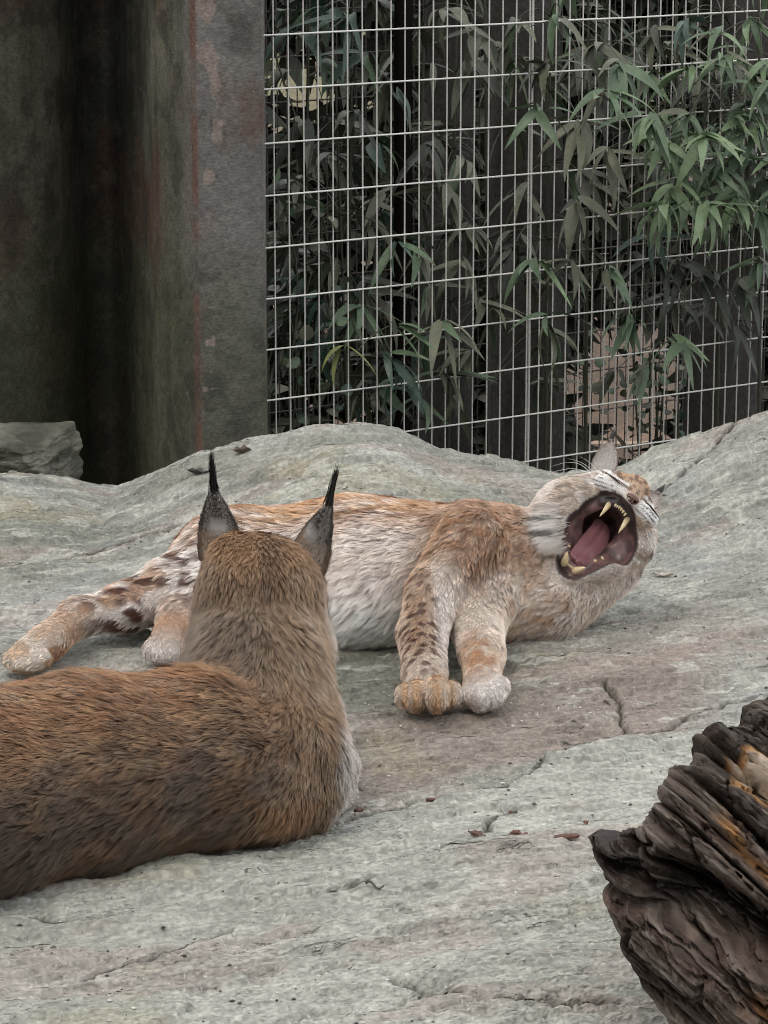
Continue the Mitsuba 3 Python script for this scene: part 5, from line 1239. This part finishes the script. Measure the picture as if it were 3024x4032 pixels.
    cr = lerp_col(cr, (0.50, 0.44, 0.39), np.maximum(sstep(24, 46, np.abs(vv_ - 2)) * 0.95, (rs.rand(m_) < 0.22) * 0.8))
    sd_ = nrm(np.cross(nrm(t1 - r0), rs.randn(m_, 3)))
    ts_ = np.linspace(0, 1, 4); V_, N_, C_ = [], [], []
    for i_, t_ in enumerate(ts_):
        cc_ = r0 * (1 - t_) + t1 * t_ + CAM_TO * (0.012 * math.sin(math.pi * t_)) - np.array([0, 0, 0.005]) * t_ * t_
        w_ = 0.00055 * (1 - t_) ** 0.5
        fade = cr * (1 - t_ * 0.0) if i_ > 1 else (cr * 0.35 + np.array([0.50, 0.45, 0.41]) * 0.65 if i_ == 0 else np.clip(cr * 0.4 + np.array([0.76, 0.73, 0.70]) * 0.6, 0, 1))
        nn_ = np.tile(nrm(CAM_TO + np.array([-0.5, 0, 0.4])), (m_, 1))
        if i_ < 3: V_ += [cc_ - sd_ * w_, cc_ + sd_ * w_]; N_ += [nn_, nn_]; C_ += [fade, fade]
        else: V_.append(cc_); N_.append(nn_); C_.append(fade)
    V_, N_, C_ = (np.stack(x_, 1).reshape(-1, 3) for x_ in (V_, N_, C_))
    F_ = ((np.arange(m_) * 7)[:, None, None] + np.array([[0, 1, 3], [0, 3, 2], [2, 3, 5], [2, 5, 4], [4, 5, 6]])).reshape(-1, 3)
    part(key, 'ruff', fur_shape([(V_, F_, N_, C_)]), 'white cheek ruff with black bars')

    # claws
    for a_, b_ in (((-0.7055, 5.375, 0.0343), (-0.7172, 5.37, 0.0303)), ((-0.4465, 5.44, 0.042), (-0.4563, 5.43, 0.0403))):
        t = np.linspace(0, 1, 7)[:, None]
        part(key, 'claw', mikit.ply(tube_mesh(np.array(a_) * (1 - t) + np.array(b_) * t + np.array([0, 0, 0.003]) * np.sin(np.pi * t), 0.003 * (1 - t[:, 0]) + 0.0004, 7), 'claw_horn', smooth=True))

    # ears
    def ear(base, up, side, front, height, width, cup, inner_out, tip_to, lab, seed, n_tuft=120):
        m_, U = ear_mesh(np.asarray(base), up, side, front, height, width, cup)
        u_, w_, lay = U.T
        c = np.tile(np.array([0.10, 0.085, 0.075]), (len(U), 1))
        c = lerp_col(c, (0.70, 0.66, 0.63), (lay == inner_out) * 1.0)
        c = lerp_col(c, (0.36, 0.27, 0.22), (lay == inner_out) * sstep(0.75, 1.0, np.abs(u_)) * 0.8)
        ek = part(key, 'ear', mikit.ply(m_, 'hide', smooth=True, color=c * 0.8), lab)
        mv = np.array(m_.vertices)
        p_, n_ = sample_surface(m_, 6000, seed)
        nn = cKDTree(mv).query(p_, k=3)
        ww = 1 / (nn[0] + 1e-5); ww /= ww.sum(1, keepdims=True)
        cc = (c[nn[1]] * ww[..., None]).sum(1)
        hair = [fur_mesh(p_, n_, np.tile(nrm(up), (len(p_), 1)), np.full(len(p_), 0.008), cc * 1.05, seed, 0.0009, 0.2, 8, 0.4, 0.25)]
        top = np.asarray(base) + nrm(up) * height * 0.95
        hair.append(tuft(top, tip_to, n_tuft, 0.0032, seed + 1, (0.07, 0.068, 0.068), 0.0011))
        part(ek, 'tuft', fur_shape(hair))
    ear(hp(13, -120, -0.025), hdir(0.27, -1, -0.1), hdir(1, 0.12, 0.25), -hdir(0.1, -0.1, -1.0), 0.066, 0.047, 0.012, 1, hp(43, -216, -0.035), 'pale upright ear showing its inner side', 51)
    ear(hp(106, -54, -0.035), hdir(0.80, -0.50, -0.55), hdir(0.5, 0.8, -0.2), -hdir(-0.3, 0.1, -1.0), 0.034, 0.040, 0.012, 1, hp(153, -93, -0.065), 'ear turned away with a dark tuft', 53, 200)
back_lynx()

# ================================================================ rotten log at the lower right
LOG_D = nrm([0.72, -0.384, -0.536])      # the axis: the log leans, its broken end up on the rock, its other end down past the slab
LOG_N = np.array([0.65, 0.7600 * math.sin(PITCH), 0.7600 * math.cos(PITCH)]); LOG_N = nrm(LOG_N - (LOG_N @ LOG_D) * LOG_D)
LOG_U = np.cross(LOG_D, LOG_N)
if LOG_U[1] > 0: LOG_U = -LOG_U
LOG_C = np.array((0.3811, 3.898, 0.2578))

def log_start(th):
    """Where the broken end of the log lies along its axis, by angle in degrees round the log."""
    s = np.interp(th, [-40, 0, 32, 55, 79, 100, 118, 130, 140, 153, 165, 180, 240, 320], [0.04, 0.035, 0.03, 0.02, 0.012, 0.015, -0.012, 0.06, 0.10, 0.22, 0.30, 0.34, 0.20, 0.04])
    cell = np.floor(th / 8.0)
    rs = np.random.RandomState(12).rand(200)
    s = s + 0.018 * (rs[(cell % 200).astype(int)] - 0.5)
    return s + 0.03 * (meshkit.fbm(np.stack([th * 0.12, th * 0, th * 0], -1), 4, 3) - 0.5)

def cells(x, y, seed):
    """Distance to the nearest and second nearest jittered cell point, and the nearest cell's number, in numpy."""
    i0, j0 = np.floor(x).astype(np.int64), np.floor(y).astype(np.int64)
    f1 = np.full(x.shape, 9.0); f2 = np.full(x.shape, 9.0); idd = np.zeros(x.shape)
    for a in (-1, 0, 1):
        for b in (-1, 0, 1):
            ci, cj = i0 + a, j0 + b
            h = (ci * 73856093) ^ (cj * 19349663) ^ (seed * 83492791)
            rx, ry, rz = (((h * k) >> 7 & 0xFFFF) / 65535.0 for k in (40503, 30011, 52711))
            d = np.hypot(ci + 0.1 + 0.8 * rx - x, cj + 0.1 + 0.8 * ry - y)
            new = d < f1
            f2 = np.where(new, f1, np.minimum(f2, d)); idd = np.where(new, rz, idd); f1 = np.where(new, d, f1)
    return f1, f2, idd

def log_radius(th, s):
    r = 0.243 + 0 * s
    lg = lambda f, fs, seed, o=4: meshkit.fbm(np.stack([th * f, s * fs, th * 0 + seed], -1), o, seed)
    x = th + 5 * (lg(0.05, 2.0, 8, 4) - 0.5) + 1.6 * (lg(0.4, 30, 18, 2) - 0.5)
    y = s + 0.16 * (lg(0.10, 6, 9, 3) - 0.5)
    r = r + 0.035 * (lg(0.03, 1.6, 1) - 0.5)
    # chunky plates of wood that have shrunk apart along the grain
    f1, f2, idd = cells(x / 15.0, y / 0.55, 3)
    r = r + 0.026 * (idd - 0.5) - 0.050 * sstep(0.12, 0.0, f2 - f1)
    g1, g2, gd = cells(x / 5.5, y / 0.26, 7)
    r = r + 0.012 * (gd - 0.5) - 0.014 * sstep(0.16, 0.0, g2 - g1)
    k1, k2, kd = cells(x / 11.0 + 40, y / 0.11 + 7, 19)
    r = r + 0.016 * (kd - 0.5) * (lg(0.04, 4, 23, 2) > 0.46) - 0.016 * sstep(0.10, 0.0, k2 - k1) * (kd > 0.35)
    h1, h2, hd = cells(x / 2.2, y / 0.09, 11)
    r = r + 0.0035 * (hd - 0.5) - 0.004 * sstep(0.2, 0.0, h2 - h1)
    r = r + 0.010 * (lg(0.30, 4, 6, 4) - 0.5) + 0.006 * (lg(0.9, 30, 7, 2) - 0.5) + 0.004 * (lg(1.3, 8, 17, 2) - 0.5)
    # the big rotten hollow along the side
    r = r - 0.085 * sstep(13, 6, np.abs(th - 108 + 60 * (s - 0.12) + 14 * (lg(0.05, 5, 9) - 0.5))) * sstep(0.06, 0.13, s)
    return r

def wood_color(th_, s_, r_, in_):
    f1 = meshkit.fbm(np.stack([th_ * 0.9, s_ * 5, th_ * 0], -1), 4, 33)
    f2 = meshkit.fbm(np.stack([th_ * 0.12, s_ * 4, th_ * 0], -1), 3, 34)
    f3 = meshkit.fbm(np.stack([th_ * 3.0, s_ * 24, th_ * 0], -1), 2, 35)
    c = np.tile([0.088, 0.062, 0.049], (len(th_), 1))
    c = lerp_col(c, (0.205, 0.165, 0.140), sstep(0.42, 0.64, f1))
    c = lerp_col(c, (0.042, 0.028, 0.022), sstep(0.52, 0.36, f2))
    c = lerp_col(c, (0.10, 0.060, 0.045), sstep(0.58, 0.72, f2) * 0.6)
    c = lerp_col(c, (0.28, 0.25, 0.22), sstep(0.62, 0.80, f1) * sstep(0.45, 0.6, f3) * 0.7)
    c = lerp_col(c, (0.19, 0.175, 0.155), sstep(0.235, 0.268, r_) * 0.40 * (1 - in_))
    # fresh orange wood laid bare along the grain, and a bleached scar
    wob = 9 * (meshkit.fbm(np.stack([th_ * 0.10, s_ * 18, th_ * 0], -1), 3, 41) - 0.5)
    orange = np.exp(-((th_ - 79 - (s_ - 0.09) * 42 + wob) / 2.2) ** 2) * sstep(0.08, 0.12, s_) * sstep(0.34, 0.26, s_) * sstep(0.30, 0.5, f3 + 0.1)
    c = lerp_col(c, (0.42, 0.21, 0.075), orange * 0.95)
    c = lerp_col(c, (0.35, 0.17, 0.07), np.exp(-((th_ - 118 + wob) / 3.0) ** 2) * sstep(0.26, 0.30, s_) * 0.8)
    d = np.hypot((th_ - 62 + 0.8 * wob) / 7.0, (s_ - 0.105 + 0.006 * np.sin(th_)) / 0.036)
    c = lerp_col(c, (0.45, 0.24, 0.10), sstep(1.25, 1.0, d))
    c = lerp_col(c, (0.72, 0.66, 0.58), sstep(1.0, 0.75, d) * (0.75 + 0.5 * (f1 - 0.5)))
    c = lerp_col(c, (0.08, 0.06, 0.05), sstep(0.22, 0.12, np.hypot((th_ - 63) / 7.0, (s_ - 0.106) / 0.036)))
    c = lerp_col(c, (0.03, 0.022, 0.019), in_ * 0.75)
    f4 = meshkit.noise(np.stack([th_ * 1.4, s_ * 60, th_ * 0], -1), 36)
    return np.clip(c * (0.50 + 1.0 * f3)[:, None] * (0.7 + 0.6 * f4)[:, None] * 0.9, 0, 1)

def log_mesh():
    th = np.linspace(-40, 320, 600)
    st = np.concatenate([np.linspace(0, 0.6, 300), np.linspace(0.6, 1.25, 60)[1:]])
    TH, ST = np.meshgrid(th, st, indexing='ij')
    S0 = log_start(th)[:, None]
    S = S0 + ST * (1.25 - S0) / 1.25
    R = log_radius(TH, S)
    R = R * (1 - 0.10 * np.exp(-(S - S0) / 0.012))
    TW = np.radians(TH)
    def place(s, r, tw):
        return LOG_C + LOG_D * s[..., None] + (LOG_N * np.cos(tw)[..., None] + LOG_U * np.sin(tw)[..., None]) * r[..., None]
    body = place(S, R, TW)
    # the torn end, sunk into the log
    fr = np.linspace(0.15, 0.98, 14)
    capS = S0 + 0.10 * (1 - fr)[None] * (0.4 + meshkit.fbm(np.stack([TH[:, :14] * 0.4, np.tile(fr * 9, (len(th), 1)), TH[:, :14] * 0], -1), 3, 4))
    capR = R[:, :1] * fr[None]
    cap = place(capS, capR, np.repeat(TW[:, :1], 14, 1))
    V = np.concatenate([cap, body], 1)
    thg = np.concatenate([TH[:, :14], TH], 1); sg = np.concatenate([capS, S], 1); rg = np.concatenate([capR, R], 1); inside = np.concatenate([np.ones_like(capS), np.zeros_like(S)], 1)
    n, m = V.shape[:2]
    p = V.reshape(-1, 3)
    th_, s_, r_, in_ = thg.ravel(), sg.ravel(), rg.ravel(), inside.ravel()
    return trimesh.Trimesh(p, grid_faces(n, m), process=False), wood_color(th_, s_, r_, in_)

scene['rotten_wood'] = {'type': 'twosided', 'bsdf': {'type': 'principled', 'base_color': VCOL, 'roughness': 0.55, 'specular': 0.4}}
def log_axes(p):
    q = p - mi.Point3f(*[float(x) for x in LOG_C])
    return [dr.dot(q, mi.Vector3f(*[float(x) for x in ax])) for ax in (LOG_D, LOG_N, LOG_U)]
def grain_bump(p, n, uv):
    s, a, b = log_axes(p)
    return 0.55 * fbm(s * 30, a * 260, b * 260, 3) + 0.45 * fbm(s * 110, a * 130, b * 130, 3)
scene['log_wood'] = {'type': 'twosided', 'bsdf': {'type': 'bumpmap', 'scale': 0.012, 'arbitrary': proc(grain_bump, 8e-4), 'bsdf': {'type': 'principled', 'base_color': VCOL, 'roughness': 0.5, 'specular': 0.45}}}
log = thing('rotten_log', 'dark rotten log with deep splits and orange bare wood at the lower right', 'log')
lm, lc = log_mesh()
part(log, 'trunk', mikit.ply(lm, 'log_wood', smooth=True, color=lc))


# ================================================================ boulder, fallen leaves, bark chips, twigs, grit
def boulder_mesh():
    """A split block: a few broad flat faces, the edges worn."""
    m = trimesh.creation.icosphere(subdivisions=6)
    d = nrm(np.array(m.vertices))
    planes = [((0, 0, 1), 0.085), ((0.25, -0.2, 0.95), 0.088), ((1, -0.25, 0.12), 0.105), ((0.75, -0.55, 0.45), 0.115), ((-0.2, -1, 0.25), 0.12), ((0.4, -0.9, -0.1), 0.125), ((-1, 0, 0.1), 0.25), ((0, 1, 0), 0.15), ((0, 0, -1), 0.15), ((-0.5, -0.4, 0.8), 0.12)]
    t = np.min(np.stack([np.where(d @ nrm(n) > 0.02, h / np.maximum(d @ nrm(n), 0.02), 9) for n, h in planes]), 0)
    v = d * t[:, None]
    v = v + d * (0.045 * (meshkit.fbm(v * np.array([9, 9, 30]), 4, 9) - 0.5) + 0.045 * (meshkit.fbm(v * 14, 3, 4) - 0.5))[:, None]
    return trimesh.Trimesh(v + np.array((-0.9209, 7.18, 0.0081)), m.faces, process=False)
b = thing('boulder', 'grey boulder at the foot of the dark wall at the left edge', 'boulder')
part(b, 'stone', mikit.ply(boulder_mesh(), 'dark_stone', smooth=True))

def on_rock(p, up=0.0):
    x, y = p[0], p[1]
    # follow the line of sight of the sketch down to the uneven surface
    return np.array([x, y, float(rock_height(np.array([x]), np.array([y]))[0]) + up])

def leaf_litter(at, length, width, turn, curl, colour, seed):
    n = 11
    t = np.linspace(0, 1, n); u = np.linspace(-1, 1, 5)
    V, C = [], []
    w = width * 0.5 * np.sin(np.pi * np.clip(t, 0.02, 0.98)) ** 0.8 * (1 + 0.25 * np.sin(t * 17 + seed))
    for ti, wi in zip(t, w):
        for ui in u:
            x = ui * wi; y = (ti - 0.5) * length
            z = curl * (ui * ui * wi * 1.4 + 0.25 * length * (2 * ti - 1) ** 2) + 0.002 * math.sin(7 * ti + 3 * ui + seed) + 0.003
            V.append((x * math.cos(turn) - y * math.sin(turn), x * math.sin(turn) + y * math.cos(turn), z))
            C.append(np.array(colour) * (0.7 + 0.6 * abs(math.sin(ti * 9 + ui * 2 + seed))))
    return trimesh.Trimesh(np.array(V) + on_rock(at), grid_faces(n, 5), process=False), np.clip(np.array(C), 0, 1)
scene['dry_leaf'] = {'type': 'twosided', 'bsdf': {'type': 'principled', 'base_color': VCOL, 'roughness': 0.45, 'specular': 0.4}}
for i, (at, L, W, turn, curl, col_, lab) in enumerate([
        ((-0.4305, 6.7089), 0.055, 0.022, 1.3, 0.6, (0.05, 0.045, 0.04), 'black curled leaf with pale edges left of the near lynx ear'),
        ((-0.329, 6.7982), 0.060, 0.026, 1.9, 0.7, (0.10, 0.075, 0.055), 'brown curled leaf behind the near lynx head between its ears'),
        ((-0.5689, 7.1114), 0.02, 0.012, 0.4, 0.3, (0.05, 0.045, 0.04), 'small dark leaf scrap high on the rock near the wall'),
        ((-0.5394, 5.9387), 0.03, 0.012, 1.0, 0.3, (0.045, 0.035, 0.03), 'small dark leaf scrap just above the outstretched hind leg'),
        ((0.5901, 6.0629), 0.045, 0.02, 1.3, 0.4, (0.42, 0.38, 0.33), 'pale bleached leaf on the rock right of the yawning head'),
        ((0.2024, 4.5777), 0.035, 0.016, 0.6, 0.8, (0.17, 0.09, 0.07), 'reddish curled leaf in the middle of the near rock'),
        ((0.2121, 4.4236), 0.028, 0.013, 1.5, 0.8, (0.20, 0.10, 0.085), 'small red brown leaf curl left of the bark chip'),
        ((0.1466, 4.43), 0.035, 0.014, 0.9, 0.4, (0.13, 0.075, 0.065), 'purplish leaf scrap left of the red brown leaf curl'),
        ((0.3235, 4.506), 0.014, 0.009, 0.3, 0.3, (0.15, 0.06, 0.045), 'tiny red leaf scrap beside the log tip')]):
    t = thing('fallen_leaf', lab, 'leaf')
    m, c = leaf_litter(at, L, W, turn, curl, col_, i)
    part(t, 'blade', mikit.ply(m, 'dry_leaf', smooth=True, color=c))
for i, (at, size, turn, lab) in enumerate([((0.2864, 4.4193), (0.042, 0.013, 0.007), 0.25, 'brown bark chip on the rock left of the log tip'), ((-0.0413, 4.6028), (0.018, 0.01, 0.008), 0.9, 'dark bark crumb right of the near lynx paw'), ((0.0764, 4.6235), (0.014, 0.008, 0.006), 0.2, 'dark bark crumb below the yawning lynx paws')]):
    m = trimesh.creation.icosphere(subdivisions=3)
    v = np.array(m.vertices); v = np.sign(v) * np.abs(v) ** 0.6
    v = v * (1 + 0.5 * (meshkit.fbm(v * np.array([1.2, 4, 4]) + i, 3, i) - 0.5))[:, None] * np.array(size) * 0.5
    r = np.array([[math.cos(turn), -math.sin(turn), 0], [math.sin(turn), math.cos(turn), 0], [0, 0, 1]])
    v = v @ r.T + on_rock(at, size[2] * 0.35)
    t = thing('bark_chip', lab, 'bark chip')
    part(t, 'chip', mikit.ply((v, np.array(m.faces)), 'rotten_wood', smooth=True, color=np.clip(np.array([0.12, 0.06, 0.045]) * (0.4 + 1.2 * nz(v, 300, 2))[:, None], 0, 1)))
for i, (a, bb, lab) in enumerate([((0.4041, 5.2337), (0.4324, 5.2134), 'thin grey twig lying at the edge of the crack right of the paws'), ((-0.0275, 4.2018), (0.0003, 4.1921), 'short dark twig on the pale near rock'), ((0.5871, 6.1603), (0.5705, 6.1406), 'tiny pale twig right of the yawning head')]):
    t = thing('twig', lab, 'twig')
    pa, pb = on_rock(a, 0.004), on_rock(bb, 0.004)
    k = np.linspace(0, 1, 8)[:, None]
    pp = pa * (1 - k) + pb * k + np.array([0, 0.004, 0.003]) * np.sin(k * 7)
    part(t, 'stick', mikit.ply(tube_mesh(pp, 0.0022 * (1 - 0.5 * k[:, 0]), 6), 'rotten_wood', smooth=True, color=np.tile([0.10, 0.08, 0.07] if i < 2 else [0.4, 0.37, 0.33], (8 * 6 + 2, 1))))

# loose grains and flakes of stone
rs = np.random.RandomState(90)
n = 2600
gx, gy = rs.uniform(-0.8, 0.95, n), rs.uniform(3.55, 6.6, n)
hold = meshkit.fbm(np.stack([gx * 5, gy * 5, gx * 0], -1), 3, 5) > 0.42
gx, gy = gx[hold], gy[hold]; n = len(gx)
gz = rock_height(gx, gy)
oct_v = np.array([[1, 0, 0], [-1, 0, 0], [0, 1, 0], [0, -1, 0], [0, 0, 1], [0, 0, -1.0]])
oct_f = np.array([[0, 2, 4], [2, 1, 4], [1, 3, 4], [3, 0, 4], [2, 0, 5], [1, 2, 5], [3, 1, 5], [0, 3, 5]])
size = 0.0010 + 0.0022 * rs.rand(n) ** 3
gv = oct_v[None] * (size[:, None, None] * (0.5 + rs.rand(n, 6, 1))) * np.array([1.3, 1.3, 0.8])
gv = gv + np.stack([gx, gy, gz + size * 0.4], 1)[:, None]
tone = np.where(rs.rand(n, 1) < 0.5, 0.55 + 0.2 * rs.rand(n, 1), 0.06 + 0.1 * rs.rand(n, 1)) * np.array([[1.0, 0.97, 0.92]])
gf = (np.arange(n) * 6)[:, None, None] + oct_f[None]
scene['grit'] = mikit.ply((gv.reshape(-1, 3), gf.reshape(-1, 3)), 'hide', smooth=False, color=np.repeat(tone, 6, 0))
labels['grit'] = {'label': 'loose pale and dark grains of stone scattered over the rock', 'category': 'grit', 'kind': 'stuff'}
